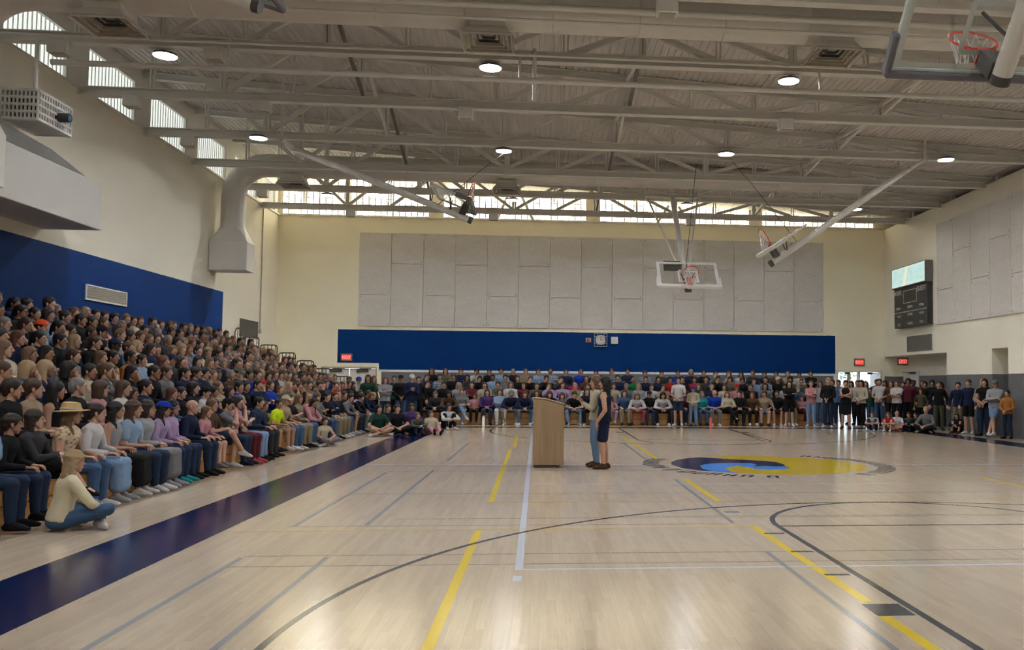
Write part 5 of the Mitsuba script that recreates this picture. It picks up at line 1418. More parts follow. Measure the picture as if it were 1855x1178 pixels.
# x y z yaw pose top bottoms hair skin shoes head scale hat fine extra zone place-in-row
PEOPLE = """
-9.53 27.91 0.0 180 lap bkL bkP dlong l bk 1 0.98 - 0 - F0 1 1.09
-9.07 27.93 0.0 181 cross mgL bkP ltied f bk 0 0.96 - 0 - F0 2 1.09
-8.61 27.9 0.0 188 fwd bkL bkP dbob m lg 0 0.96 - 0 - F0 3 1.14
-8.16 27.93 0.0 180 fwd chL ddP lcrop f wh 0 0.99 - 0 - F0 4 1.09
-7.71 27.93 0.0 184 fwd brL bkP klong t wh 0 1.01 - 0 - F0 5 1.11
-7.26 27.91 0.0 181 cross gyS ldP atied l wh 0 0.99 - 0 - F0 6 1.07
-6.81 27.94 0.0 180 lap pkS bkP kshort m bk 0 0.8 - 0 - F0 7 1.07
-6.37 27.9 0.0 184 lap prL ddP blong l bk 0 0.99 - 0 - F0 8 1.11
-5.92 27.91 0.0 187 arms lbL whP blong f lg 0 0.99 - 0 - F0 9 1.13
-5.48 27.91 0.0 177 fwd nvL khP gcrop t wh 0 1.03 capgy 0 - F0 10 1.19
-5.03 27.9 0.0 183 fwd nvL dnP btied l wh 0 1.04 - 0 - F0 11 1.15
-4.59 27.9 0.0 179 arms lgL ldP bbob l lg 0 0.95 - 0 - F0 12 1.12
-4.15 27.92 0.0 183 fwd bkL ddP bbob l bk 0 1.04 - 0 - F0 13 1.12
-3.7 27.9 0.0 182 fwd gyL ddP blong f bk 0 0.96 - 0 - F0 14 1.09
-3.25 27.91 0.0 180 fwd bkS ldP dtied f lg 0 1.02 - 0 - F0 15 1.13
-2.8 27.92 0.0 185 lap bkS bkP blong f lg 0 1.05 - 0 - F0 16 1.19
-2.35 27.92 0.0 183 lap pkL ddP ytied f wh 0 1.0 - 0 - F0 17 1.08
-1.89 27.9 0.0 173 fwd pkL lvP klong t lg 0 0.8 - 0 - F0 18 1.12
-1.43 27.93 0.0 182 thighs dnL khP blong f bk 0 1.0 - 0 - F0 19 1.16
-0.97 27.92 0.0 178 fwd whL smP llong f bk 0 0.96 - 0 - F0 20 1.17
-0.51 27.92 0.0 180 lap bkS ddP dcrop m bk 0 0.95 capbk 0 - F0 21 1.14
-0.04 27.94 0.0 180 fwd whL bkP kbob l wh 0 1.02 - 0 - F0 22 1.15
0.43 27.91 0.0 181 lap brL chP llong f bk 0 1.0 - 0 - F0 23 1.19
0.94 27.94 0.0 176 thighs mrL ddP ktied f lg 0 0.95 - 0 - F0 24 1.19
1.43 27.93 0.0 181 lap tlL dnP gbob f bk 0 0.96 - 0 - F0 25 1.1
1.9 27.92 0.0 176 lap blS gyP - f wh -1 1.03 - 0 - F0 26 1.14
2.37 27.9 0.0 181 cross crL bkP lbob f bk -1 0.96 - 0 - F0 27 1.2
2.84 27.92 0.0 171 lap bkL bkP dtied f bk -1 1.0 - 0 - F0 28 1.13
3.31 27.91 0.0 173 thighs brL bkP along l wh -1 0.97 - 0 - F0 29 1.09
3.78 27.92 0.0 169 thighs tnS ldS btied l bk -1 1.01 - 0 - F0 30 1.17
4.25 27.91 0.0 169 thighs bkL bkK dcrop m wh -1 1.04 - 0 - F0 31 1.07
4.72 27.9 0.0 178 thighs brL khP bcrop l wh -1 0.96 - 0 - F0 32 1.08
5.21 27.92 0.0 170 cross pkL mrP bbob f lg -1 0.8 - 0 - F0 33 1.14
-8.52 28.53 0.255 180 t_chin bkL dnP kshort l bk 0 1.04 - 0 - F1 1 1.1
-7.97 28.52 0.255 183 t_lap bkL dnP dshort l lg 0 0.99 - 0 - F1 2 1.16
-7.44 28.51 0.255 186 t_thighs lgL bkP wbob f wh 0 0.97 - 0 - F1 3 1.16
-6.97 28.5 0.255 186 t_arms mrL ddP dcrop f bk 0 0.99 - 0 - F1 4 1.1
-6.5 28.51 0.255 182 t_lap crL ddP blong f wh 0 0.98 - 0 - F1 5 1.17
-6.02 28.52 0.255 178 t_arms olL bkP dshort l lg 0 1.0 - 0 - F1 6 1.15
-5.55 28.51 0.255 178 t_lap whL ddP llong f lg 0 1.02 - 0 - F1 7 1.16
-5.08 28.5 0.255 179 t_lap mrL bkP dbob f lg 0 1.0 - 0 - F1 8 1.12
-4.61 28.52 0.255 184 t_thighs olL bkP bcrop l bk 0 0.99 - 0 - F1 9 1.12
-4.14 28.53 0.255 175 t_chin lvL ddP lbob f bk 0 0.99 - 0 - F1 10 1.07
-3.67 28.5 0.255 186 t_thighs lvL ddP blong f lg 0 1.03 - 0 - F1 11 1.13
-3.2 28.5 0.255 183 t_lap tnL ddP ytied f wh 0 0.98 - 0 - F1 12 1.19
-2.73 28.51 0.255 180 t_thighs whL ddP btied l bk 0 0.96 - 0 - F1 13 1.18
-2.24 28.5 0.255 176 t_thighs whL bkP blong l bk 0 1.03 - 0 - F1 14 1.07
-1.77 28.53 0.255 180 t_thighs crL bkP atied f lg 0 0.99 - 0 - F1 15 1.07
-1.3 28.51 0.255 180 t_lap gyL ddP gshort l bk 0 0.99 - 0 - F1 16 1.1
-0.83 28.5 0.255 175 t_lap lgL ddP ybob f bk 0 0.98 - 0 - F1 17 1.16
-0.36 28.53 0.255 181 t_thighs whL bkP bcrop l lg 0 0.96 - 0 - F1 18 1.12
0.11 28.53 0.255 172 t_chin tnL bkP bbob l bk 0 0.96 - 0 - F1 19 1.08
0.9 28.5 0.255 175 t_lap prL ddP bbob l wh 0 0.8 - 0 - F1 20 1.12
1.41 28.52 0.255 178 t_lap dgL bkP lbob l lg 0 1.01 - 0 - F1 21 1.14
1.92 28.5 0.255 179 t_arms nvL ddP gcrop f wh 0 0.98 - 0 - F1 22 1.16
2.39 28.52 0.255 181 t_lap crL ddP blong l bk -1 0.97 - 0 - F1 23 1.12
2.86 28.5 0.255 177 t_lap pkL ddP dcrop l bk -1 0.99 caprd 0 - F1 24 1.15
3.41 28.51 0.255 174 t_lap bkL dnP bcrop l bk -1 0.99 - 0 - F1 25 1.16
3.95 28.53 0.255 177 t_lap gyL ddP kbob l wh -1 1.05 - 0 - F1 26 1.15
4.69 28.51 0.255 178 t_lap lgL bkP kbob m bk -1 1.02 - 0 - F1 27 1.07
5.22 28.51 0.255 176 t_chin dnL bkP gshort l wh -1 0.96 - 0 - F1 28 1.16
-8.65 29.11 0.51 187 t_chin ddL dnP bcrop l lg 0 1.03 - 0 - F2 1 1.08
-8.19 29.09 0.51 186 t_lap pdL ddP dcrop l bk 0 1.03 - 0 - F2 2 1.07
-7.67 29.1 0.51 177 t_lap bkL dnP bshort m bk 0 1.02 - 0 - F2 3 1.13
-7.19 29.11 0.51 186 t_arms chL bkP klong m wh 0 1.0 - 0 - F2 4 1.06
-6.72 29.11 0.51 182 t_chin bkL bkP klong m wh 0 0.96 - 0 - F2 5 1.07
-6.25 29.12 0.51 181 t_lap lbL whP kcrop d bk 0 1.02 - 0 - F2 6 1.11
-5.78 29.1 0.51 179 t_arms gyL bkP kshort l lg 0 1.01 - 0 - F2 7 1.13
-5.31 29.1 0.51 176 t_thighs bkL bkP bcrop l bk 0 0.99 - 0 - F2 8 1.07
-4.84 29.12 0.51 180 t_chin bkL bkP btied l wh 0 0.96 - 0 - F2 9 1.19
-4.25 29.1 0.51 179 t_chin bkL ddP dtied m wh 0 1.0 - 0 - F2 10 1.18
-3.69 29.11 0.51 177 t_chin chL bkP dtied f lg 0 0.96 - 0 - F2 11 1.13
-3.22 29.1 0.51 184 t_lap mgL ddP kbob m lg 0 0.8 - 0 - F2 12 1.14
-2.75 29.13 0.51 178 t_lap brL bkP blong l lg 0 1.01 - 0 - F2 13 1.1
-2.18 29.1 0.51 175 t_thighs tnL dnP dlong m wh 0 1.03 - 0 - F2 14 1.2
-1.58 29.09 0.51 182 t_lap nvL bkP dcrop l bk 0 1.05 - 0 - F2 15 1.08
-0.98 29.12 0.51 181 t_thighs gnL bkP gcrop t wh 0 0.96 - 0 - F2 16 1.1
-0.51 29.12 0.51 179 t_thighs nvL bkP dcrop f bk 0 1.02 - 0 - F2 17 1.09
-0.04 29.1 0.51 183 t_thighs nvL bkP kshort m bk 0 1.01 - 0 - F2 18 1.18
0.42 29.12 0.51 183 t_lap rdL bkP kcurly l bk 0 0.97 - 0 - F2 19 1.13
0.88 29.09 0.51 177 t_thighs bkL bkP dcrop l bk 0 1.02 - 0 - F2 20 1.12
1.35 29.1 0.51 177 t_thighs rdL bkP dbun m lg 0 1.0 - 0 - F2 21 1.12
1.81 29.1 0.51 174 t_thighs chL bkP kshort l wh 0 1.04 - 0 - F2 22 1.18
2.27 29.1 0.51 174 t_chin bkL bkP dshort m bk 0 1.04 - 0 - F2 23 1.1
2.74 29.11 0.51 176 t_lap olL bkP dcurly l lg -1 1.0 - 0 - F2 24 1.17
3.2 29.12 0.51 180 t_thighs bkL bkP kcurly m lg -1 0.98 - 0 - F2 25 1.16
3.67 29.11 0.51 178 t_chin lbL ddP dshort l bk -1 0.97 - 0 - F2 26 1.12
4.13 29.11 0.51 173 t_lap pdL bkP dcrop l bk -1 1.04 - 0 - F2 27 1.11
4.6 29.11 0.51 175 t_thighs bkL bkP dcrop l bk -1 1.04 capwh 0 - F2 28 1.12
5.07 29.09 0.51 175 t_chin olL bkP kcurly l wh -1 1.04 - 0 - F2 29 1.12
5.54 29.12 0.51 169 t_lap olL bkP bcrop l wh -1 0.96 - 0 - F2 30 1.1
-10.06 4.54 0.0 -84 thighs lbS ddP kshort d wh 1 0.93 - 1 face L0 1 1.07
-10.09 4.99 0.0 -85 thighs chL ldP dshort l lg 1 0.96 - 1 face L0 2 1.05
-9.27 5.76 0 -49 f_cross knL dnP ylong f wh 0 0.93 - 1 glasses G 1 1.04
-10.08 5.62 0.0 -79 chin ldL ddP ylong f bk 1 0.94 - 1 face L0 3 1.09
-10.08 6.1 0.0 -78 thighs bkL ddP dtied m bk 1 0.88 - 1 face L0 4 1.05
-10.06 6.62 0.0 -86 cross chL bkS dlong f bk 1 0.9 - 1 face L0 5 1.06
-10.08 7.25 0.0 -85 thighs flC dnP llong l wh 1 0.97 strawtn 1 face L0 6 1.11
-10.06 7.78 0.0 -85 thighs whL ldG dbun f lg 1 0.96 - 1 face L0 7 1.05
-10.08 8.4 0.0 -85 lap lgN bkG klong m wh 1 0.96 - 1 face L0 8 1.05
-10.06 8.87 0.0 -89 lap lbS ddP blong l wh 1 0.97 - 1 face L0 9 1.11
-10.08 9.32 0.0 -88 lap lgL gyG dbob l lg 1 0.96 - 1 glasses L0 10 1.12
-10.08 9.77 0.0 -88 thighs lvL ddP klong m tl 1 0.93 capbl 1 face L0 11 1.09
-10.09 10.22 0.0 -85 lap lvL ddP kbob m bk 0 0.93 - 1 face L0 12 1.05
-10.07 10.8 0.0 -89 thighs nvL ddP - f bk 0 0.94 - 1 face L0 13 1.08
-10.05 11.39 0.0 -89 thighs pkL bkS llong f gy 0 0.8 - 0 face L0 14 1.09
-10.06 11.84 0.0 -93 cross brS ddS llong l wh 0 0.92 - 0 face L0 15 1.04
-10.05 12.38 0.0 -87 chin gyS ddP dshort f nv 0 0.93 backcapbk 0 face L0 16 1.09
-10.08 12.92 0.0 -89 chin pkS mrP dbob f sm 0 0.97 - 0 face L0 17 1.11
-10.08 13.37 0.0 -87 arms nvS ldP gshort f bk 0 0.96 - 0 face L0 18 1.08
-10.07 14.09 0.0 -95 thighs ddL chP kshort l bk 0 0.93 - 0 face L0 19 1.08
-10.09 14.66 0.0 -89 lap chS mrS dshort m bk -1 0.8 - 0 face L0 20 1.05
-10.06 15.39 0.0 -99 thighs ylS khS kcrop m wh -1 0.85 - 0 face L0 21 1.08
-10.66 7.15 0.255 -84 t_lap bkL bkP dtied l bk 1 1.01 - 0 face L1 1 1.03
-10.07 15.88 0.0 -99 thighs tnS dnP gshort l wh -1 0.93 capcr 0 - L0 22 1.09
-10.68 7.61 0.255 -83 t_lap tnL bkP bshort f bk 1 1.01 - 0 face L1 2 1.06
-10.06 16.55 0.0 -103 arms bkS khP dcrop l bk -1 0.93 - 0 - L0 23 1.12
-10.65 8.07 0.255 -83 t_lap bkN bkP klong m bk 1 0.97 - 0 face L1 3 1.04
-10.07 17.04 0.0 -94 lap khL dnP llong m lg -1 0.93 - 0 - L0 24 1.09
-11.25 7.91 0.51 -89 t_thighs tnL bkP btied l lg 1 0.97 - 0 face L2 1 1.0
-9.54 17.42 0 -132 f_cross crC gyP dtied l wh 0 0.78 - 0 - G 2 1.05
-10.05 17.54 0.0 -102 fwd pkL bkP klong m bk -1 0.92 - 0 - L0 25 1.09
-10.67 8.61 0.255 -86 t_lap bkL ddP gcrop f wh 1 1.04 - 0 face L1 4 1.03
-11.24 8.43 0.51 -84 t_chin dnL ddP ybob m lg 1 0.99 - 0 face L2 2 1.07
-10.08 18.02 0.0 -100 lap pkL dnP ybob t bk -1 0.92 - 0 - L0 26 1.03
-10.08 18.5 0.0 -99 thighs gyL ddP kcrop m lg -1 0.92 - 0 - L0 27 1.05
-10.66 9.18 0.255 -79 t_lap pkS bkP bbob f bk 1 0.99 - 0 glasses L1 5 1.12
-11.26 8.93 0.51 -81 t_lap nvL khP ylong t bk 1 1.01 - 0 face L2 3 1.02
-10.08 19.01 0.0 -101 arms gyS dnP llong t lg -1 0.95 - 0 - L0 28 1.11
-10.06 19.47 0.0 -100 thighs bkL khP kcrop f bk -1 0.95 - 0 - L0 29 1.01
-11.25 9.45 0.51 -91 t_chin bkL bkP kbob m bk 1 1.01 - 0 face L2 4 1.07
-11.86 9.15 0.765 -91 t_arms crL bkP llong f bk 1 1.03 - 0 face L3 1 1.1
-10.65 9.83 0.255 -81 t_lap whL bkP blong f bk 0 0.99 - 0 face L1 6 1.1
-10.05 19.96 0.0 -101 arms nvL khP kshort m wh -1 0.96 - 0 - L0 30 1.05
-11.84 9.59 0.765 -81 t_lap bkS khP lbob m wh 0 0.95 - 0 face L3 2 1.07
-10.65 10.3 0.255 -88 t_arms chL bkP dbob m bk 0 0.86 - 0 face L1 7 1.09
-11.24 10.05 0.51 -88 t_lap crL bkP kshort m bk 0 0.98 - 0 face L2 5 1.09
-10.05 20.46 0.0 -107 lap nvL khP dcrop l wh -1 0.94 - 0 - L0 31 1.09
-11.86 10.06 0.765 -93 t_lap gyL bkP klong m bk 0 0.99 - 0 face L3 3 1.07
-10.06 20.93 0.0 -104 lap bkL dnP ybob l wh -1 0.92 - 0 - L0 32 1.03
-8.97 21.18 0 -151 f_cross dgS tnS klong l wh 0 1.0 - 0 - G 3 1.08
-10.66 10.76 0.255 -83 t_arms nvS bkP kshort l bk 0 1.0 - 0 face L1 8 1.07
-11.24 10.51 0.51 -83 t_chin gyL bkP ltied f bk 0 1.01 - 0 face L2 6 1.07
-12.47 9.86 1.02 -82 t_thighs bkL dnP kshort l lg 0 0.99 - 0 face L4 1 1.12
-8.0 21.72 0 -151 f_knees olL ddP ltied f bk 0 0.78 - 0 - G 7 1.02
-8.55 21.7 0 -154 f_cross bkS bkP dtied f bk 0 1.0 - 0 - G 5 1.09
-10.07 21.43 0.0 -99 fwd gyL chS dshort f wh -1 0.97 - 0 - L0 33 1.04
-7.6 22.0 0 -155 f_out crL pkP btied f bk 0 0.78 - 0 - G 8 1.09
-11.28 10.93 0.51 -83 t_arms brL ddP bshort t wh 0 0.98 - 0 face L2 7 1.11
-12.47 10.4 1.02 -82 t_lap nvL chP along f wh 0 0.97 - 0 face L4 2 1.03
-10.06 21.94 0.0 -100 arms bkL chP bshort l lg -1 0.94 - 0 - L0 34 1.07
-11.86 10.83 0.765 -92 t_lap gyL bkP btied f bk 0 0.96 - 0 face L3 4 1.06
-10.66 11.5 0.255 -89 t_thighs dnL bkP along f bk 0 0.86 - 0 face L1 9 1.06
-11.26 11.39 0.51 -91 t_chin bkL bkP klong m bk 0 0.98 - 0 face L2 8 1.02
-10.06 22.41 0.0 -98 lap mrL ddP ktied m bk -1 0.96 - 0 - L0 35 1.08
-12.45 10.92 1.02 -88 t_lap nvL khP ktied l lg 0 1.0 - 0 face L4 3 1.11
-8.32 23.06 0 -163 f_cross prL ddP dbun t bk 0 1.0 - 0 - G 6 1.08
-9.08 23.02 0 -148 f_knees bkL ddP bcrop l bk 0 1.0 - 0 - G 4 1.03
-10.66 11.96 0.255 -93 t_lap bkL bkP dshort f bk 0 0.86 - 0 face L1 10 1.1
-10.07 22.9 0.0 -99 fwd bkL khP dcurly f wh -1 0.95 - 0 - L0 36 1.05
-11.85 11.54 0.765 -87 t_thighs bkL bkP llong f bk 0 0.97 - 0 face L3 5 1.02
-13.04 11.02 1.275 -86 t_lap nvL bkP gshort f bk 0 0.96 - 0 face L5 1 1.07
-12.46 11.44 1.02 -84 t_thighs bkS bkP kshort m bk 0 1.0 - 0 face L4 4 1.06
-10.07 23.4 0.0 -105 thighs stS whP kbob m wh -1 0.95 - 0 - L0 37 1.06
-11.25 12.13 0.51 -89 t_thighs bkL bkP kcrop m bk 0 1.01 - 0 glasses L2 9 1.12
9.1 20.6 0 122 s_clasp ogL ddP dshort l bk 0 0.84 - 0 - S 45 1.07
-10.65 12.42 0.255 -85 t_lap bkL bkP dbob f bk 0 0.97 - 0 face L1 11 1.11
-11.86 12.07 0.765 -92 t_lap tnN bkP kbun m bk 0 0.99 - 0 face L3 6 1.04
-10.07 23.84 0.0 -108 lap ddL dnP kcrop f lg -1 0.97 - 0 - L0 38 1.09
-13.03 11.55 1.275 -88 t_chin bkN bkP btied f bk 0 1.0 - 0 face L5 2 1.01
-12.47 11.9 1.02 -86 t_thighs ddL bkP ylong f bk 0 1.01 - 0 face L4 5 1.04
9.1 21.3 0 133 s_lean lgL ldS btied l wh 0 1.02 capgy 0 - S 44 1.08
-7.45 24.63 0 -153 f_knees whL bkP dlong l wh 0 1.0 - 0 - G 9 1.08
-10.65 12.88 0.255 -85 t_thighs whL bkP kcrop f bk 0 0.86 backcapbk 0 face L1 12 1.1
-10.05 24.28 0.0 -101 fwd nvL bkP lbob l lg -1 0.97 - 0 - L0 39 1.05
-11.25 12.77 0.51 -97 t_lap gyL bkP bshort f bk 0 1.0 - 0 face L2 10 1.03
-13.04 12.04 1.275 -88 t_lap lbS bkP dcrop f bk 0 0.98 backcapor 0 face L5 3 1.04
9.1 21.9 0 138 s_clasp bkC ddP klong l bk 0 1.04 - 0 - S 43 1.06
-11.85 12.69 0.765 -93 t_lap ogS bkP kcrop t bk 0 1.02 - 0 face L3 7 1.0
-10.06 24.75 0.0 -104 fwd bkL khP ybob l lg -1 0.96 - 0 - L0 40 1.04
9.1 22.0 0 128 s_clasp tnL ddP ylong f bk 0 1.04 - 0 - S 42 1.08
-12.46 12.58 1.02 -87 t_thighs bkL bkP bshort f bk 0 1.02 - 0 face L4 6 1.02
-13.62 11.96 1.53 -92 t_arms bkS bkP kcrop m bk 0 0.99 - 0 face L6 1 1.04
-10.65 13.41 0.255 -94 t_lap nvL bkP kcurly m bk 0 0.86 - 0 face L1 13 1.1
-10.09 25.19 0.0 -101 lap bkL chP bshort f wh -1 0.94 - 0 - L0 41 1.11
-13.06 12.58 1.275 -93 t_chin lbL dnP ktied l lg 0 1.02 - 0 face L5 4 1.03
-8.71 25.7 0 -166 s_phone nvL ddP bcrop f bk 0 1.04 capwh 0 - S 8 1.02
7.93 23.34 0 139 f_cross gyL bkP ycrop l bk 0 1.0 - 0 - G 15 1.01
9.1 22.9 0 125 s_side nvL bkS bshort f wh 0 1.03 - 0 - S 41 1.01
-11.25 13.57 0.51 -93 t_lap nvL bkP kcrop l bk 0 0.99 - 0 face L2 11 1.1
-13.64 12.42 1.53 -91 t_thighs bkS bkP ktied m bk 0 1.03 - 0 glasses L6 2 1.09
-11.87 13.34 0.765 -97 t_arms lbL bkP dshort f bk 0 0.95 - 0 face L3 8 1.03
-10.67 13.87 0.255 -98 t_arms tnL bkP lcrop f bk 0 0.98 - 0 face L1 14 1.06
-9.61 25.9 0 -170 s_arms lgL ddP along f br 0 0.99 - 0 - S 5 1.08
7.03 24.21 0 145 f_knees rdS gyS lcrop f wh 0 0.78 - 0 - G 11 1.0
9.01 23.39 0 134 f_knees bkL bkS dbob l mr 0 0.78 - 0 - G 16 1.1
7.89 23.94 0 130 f_knees bkL bkP kcrop l bk 0 0.78 - 0 - G 14 1.1
-9.15 26.2 0 -162 s_clasp bkL dnP bcrop m bk 0 1.02 capbk 0 - S 7 1.03
6.62 24.51 0 143 f_knees lgS ddP bcrop l wh 0 0.78 - 0 - G 10 1.08
7.33 24.23 0 139 f_cross whS rdS ycrop f bk 0 0.78 - 0 - G 12 1.08
-13.03 13.09 1.275 -88 t_arms bkL chP kshort m wh 0 0.96 - 0 face L5 5 1.04
-12.46 13.39 1.02 -91 t_lap bkL bkP kshort d bk 0 0.99 capnv 0 face L4 7 1.11
9.1 23.6 0 146 s_side nvL khP kshort l bk 0 0.98 - 0 - S 40 1.03
7.78 24.25 0 134 f_knees olL ddP dcrop l bk 0 0.78 - 0 - G 13 1.06
-13.66 12.88 1.53 -96 t_thighs olL dnP kcrop l wh 0 1.03 - 0 face L6 3 1.04
-10.27 26.4 0 -170 s_clasp dgL bkP dlong l bk 0 1.03 - 0 - S 3 1.05
-11.24 14.07 0.51 -90 t_lap nvL ddP dcurly l bk 0 1.0 - 0 face L2 12 1.1
-10.67 14.33 0.255 -96 t_lap bkL bkP dbob l bk 0 0.86 - 0 face L1 15 1.07
-11.86 13.97 0.765 -89 t_thighs mrL bkP along f bk 0 0.96 - 0 face L3 9 1.07
-10.62 26.6 0 -162 s_side whS ddP dshort f wh 0 0.98 capbl 0 - S 2 1.12
-14.24 12.8 1.785 -91 t_lap nvL chP blong l bk 0 1.03 - 0 face L7 1 1.03
-13.03 13.61 1.275 -96 t_thighs bkL bkP dcrop t bk 0 0.97 - 0 face L5 6 1.03
-12.45 13.9 1.02 -89 t_lap dnL chP bshort l lg 0 0.96 - 0 face L4 8 1.07
-9.52 27.1 0 -173 s_side dgL bkP dcrop l bk 0 1.02 - 0 - S 6 1.02
-13.64 13.35 1.53 -94 t_lap lbL bkP dbob l lg 0 1.03 - 0 face L6 4 1.12
0.46 27.2 0 162 s_clasp whS ddS dtied l wh 0 1.04 - 0 - S 10 1.04
-8.72 27.3 0 -160 s_side bkL bkP dcrop l bk 0 1.01 - 0 - S 9 1.05
-11.25 14.53 0.51 -96 t_lap nvL ddP kcurly f wh 0 0.99 - 0 face L2 13 1.05
1.0 27.2 0 162 s_clasp crL ldP dshort l br 0 0.84 capbl 0 - S 11 1.1
-11.03 27.0 0 -159 s_side whL bkP dshort m bk 0 0.99 - 0 - S 1 1.11
6.16 25.9 0 155 s_arms bkN bkK ktied l br 0 1.0 - 0 - S 18 1.08
-10.65 14.79 0.255 -95 t_lap blL chP kshort l wh -1 0.97 - 0 face L1 16 1.02
-10.23 27.2 0 -154 s_side olL bkP llong l bk 0 1.01 - 0 - S 4 1.04
-11.87 14.43 0.765 -97 t_lap chL bkP dcrop l bk 0 1.0 capnv 0 face L3 10 1.08
5.66 26.3 0 145 s_clasp bkL ddP ybob f wh 0 1.05 - 0 - S 15 1.03
-14.25 13.33 1.785 -93 t_chin nvL khP ktied t wh 0 0.97 - 0 face L7 2 1.11
9.1 25.0 0 152 s_side bkL olP btied f bk 0 0.99 - 0 - S 38 1.1
-13.05 14.09 1.275 -91 t_chin bkS bkP dcrop f bk 0 1.02 capbk 0 face L5 7 1.03
-13.63 13.83 1.53 -93 t_thighs blL bkP dbun l bk 0 1.04 - 0 face L6 5 1.04
6.83 26.2 0 133 s_clasp crL bkP klong l wh 0 1.01 - 0 - S 21 1.03
-12.44 14.42 1.02 -89 t_arms crL bkP ylong f bk 0 1.01 - 0 face L4 9 1.09
5.2 26.8 0 155 s_arms pkL ldP ltied f wh 0 0.99 - 0 - S 13 1.01
-10.67 15.22 0.255 -92 t_lap bkL bkP klong m bk -1 0.99 - 0 face L1 17 1.08
-11.26 15.02 0.51 -89 t_lap tnL dnP lcrop f bk -1 0.95 - 0 face L2 14 1.01
4.52 27.2 0 165 s_arms bkL bkS klong l wh 0 0.98 - 0 - S 12 1.1
9.46 25.6 0 127 s_clasp crL ddP dlong l wh 0 0.98 - 0 - S 39 1.07
-14.25 13.89 1.785 -87 t_arms chL khP kcurly l bk 0 0.99 - 0 - L7 3 1.07
-11.86 15.06 0.765 -94 t_arms bkL bkP dbob l lg 0 0.97 - 0 - L3 11 1.01
-12.44 14.88 1.02 -91 t_lap nvL ddP dlong l lg 0 0.97 - 0 - L4 10 1.01
8.29 26.6 0 139 s_arms whS bkP bcrop l bk 0 1.01 - 0 - S 28 1.04
-11.28 15.51 0.51 -91 t_arms bkL bkP dlong t lg -1 0.96 - 0 - L2 15 1.12
-13.06 14.79 1.275 -94 t_thighs whL bkP lshort f bk 0 1.01 - 0 - L5 8 1.07
-13.65 14.52 1.53 -92 t_lap bkL bkP kshort m bk 0 1.02 - 0 - L6 6 1.1
6.42 27.4 0 143 s_side dnL ddP kshort l lg 0 1.01 - 0 - S 17 1.01
-10.65 15.84 0.255 -91 t_chin nvL khP dshort l lg -1 1.03 - 0 - L1 18 1.01
5.87 27.8 0 143 s_side lgL dnP blong l wh 0 0.99 - 0 - S 14 1.0
9.55 26.4 0 125 s_side nvL ddP kcrop l bk 0 0.84 - 0 - S 37 1.08
8.25 27.0 0 152 s_side brL bkP along l bk 0 1.01 - 0 - S 27 1.02
9.19 26.6 0 137 s_side olL bkP blong l bk 0 0.84 - 0 - S 33 1.03
-14.22 14.43 1.785 -89 t_lap nvS bkP dshort f bk 0 1.1 - 0 - L7 4 1.08
-12.45 15.32 1.02 -99 t_arms bkL bkP kshort l bk -1 0.96 - 0 - L4 11 1.08
8.85 26.9 0 152 s_side mrL bkP kcurly t bk 0 1.05 - 0 - S 30 1.04
7.93 27.3 0 147 s_clasp whS dnP btied l wh 0 1.04 - 0 - S 25 1.06
-11.86 15.66 0.765 -99 t_thighs dgL bkP kbob f bk -1 1.01 - 0 - L3 12 1.03
-13.04 15.25 1.275 -88 t_lap blL ddP dcurly m bk 0 0.99 - 0 - L5 9 1.07
7.71 27.6 0 137 s_side dgL dnP kcrop m bk 0 0.84 - 0 - S 23 1.04
-11.24 16.0 0.51 -99 t_lap brL bkP gcrop m lg -1 0.96 - 0 - L2 16 1.04
-13.63 15.06 1.53 -92 t_arms bkL ddP ktied m lg 0 1.01 - 0 - L6 7 1.03
9.8 27.0 0 153 s_side bkL bkP kcurly m bk 0 1.02 - 0 - S 36 1.04
-14.24 14.87 1.785 -89 t_arms olL khP gshort l bk 0 0.97 - 0 - L7 5 1.03
-10.66 16.48 0.255 -92 t_arms nvL bkP bcrop f bk -1 1.0 backcaprd 0 - L1 19 1.0
6.61 28.6 0 138 s_side khL bkP kcrop m bk 0 1.02 - 0 - S 16 1.04
-12.45 15.94 1.02 -97 t_lap gyL bkP llong l bk -1 0.97 - 0 - L4 12 1.07
8.42 28.0 0 142 s_side bkL bkP klong m bk 0 1.01 - 0 - S 26 1.03
-13.03 15.7 1.275 -89 t_lap bkL ddP bshort l wh -1 1.02 - 0 - L5 10 1.01
7.79 28.3 0 154 s_side ddL bkP llong f bk 0 0.99 - 0 - S 22 1.1
9.05 27.8 0 133 s_side bkL ddP dcrop l bk 0 0.99 - 0 - S 29 1.06
-11.84 16.27 0.765 -95 t_thighs tnL bkP llong f bk -1 0.99 - 0 - L3 13 1.06
-11.26 16.49 0.51 -97 t_lap chL bkP kcrop f bk -1 1.03 capol 0 - L2 17 1.04
9.8 27.6 0 135 s_side bkL bkP dshort l bk 0 0.99 - 0 - S 35 1.11
7.58 28.6 0 149 s_side whL bkP bcrop l bk 0 1.01 - 0 - S 20 1.09
-13.66 15.6 1.53 -99 t_arms nvL chP bcrop l wh 0 1.03 - 0 - L6 8 1.07
-14.22 15.35 1.785 -99 t_chin bkL dnP along f wh 0 0.96 - 0 - L7 6 1.08
9.8 27.8 0 139 s_side brL bkP along l bk 0 1.02 - 0 - S 34 1.08
7.45 28.9 0 134 s_side lvL ddP dbob l bk 0 0.99 - 0 - S 19 1.06
-12.45 16.4 1.02 -98 t_lap pkL bkP ycurly f bk -1 1.02 - 0 - L4 13 1.05
-13.04 16.15 1.275 -89 t_lap khL ddP lcrop l bk -1 0.97 - 0 - L5 11 1.05
-10.66 17.08 0.255 -95 t_arms blL ddP bshort l lg -1 1.0 - 0 - L1 20 1.06
9.67 28.3 0 153 s_side nvL bkP kcrop d bk 0 1.03 - 0 - S 32 1.06
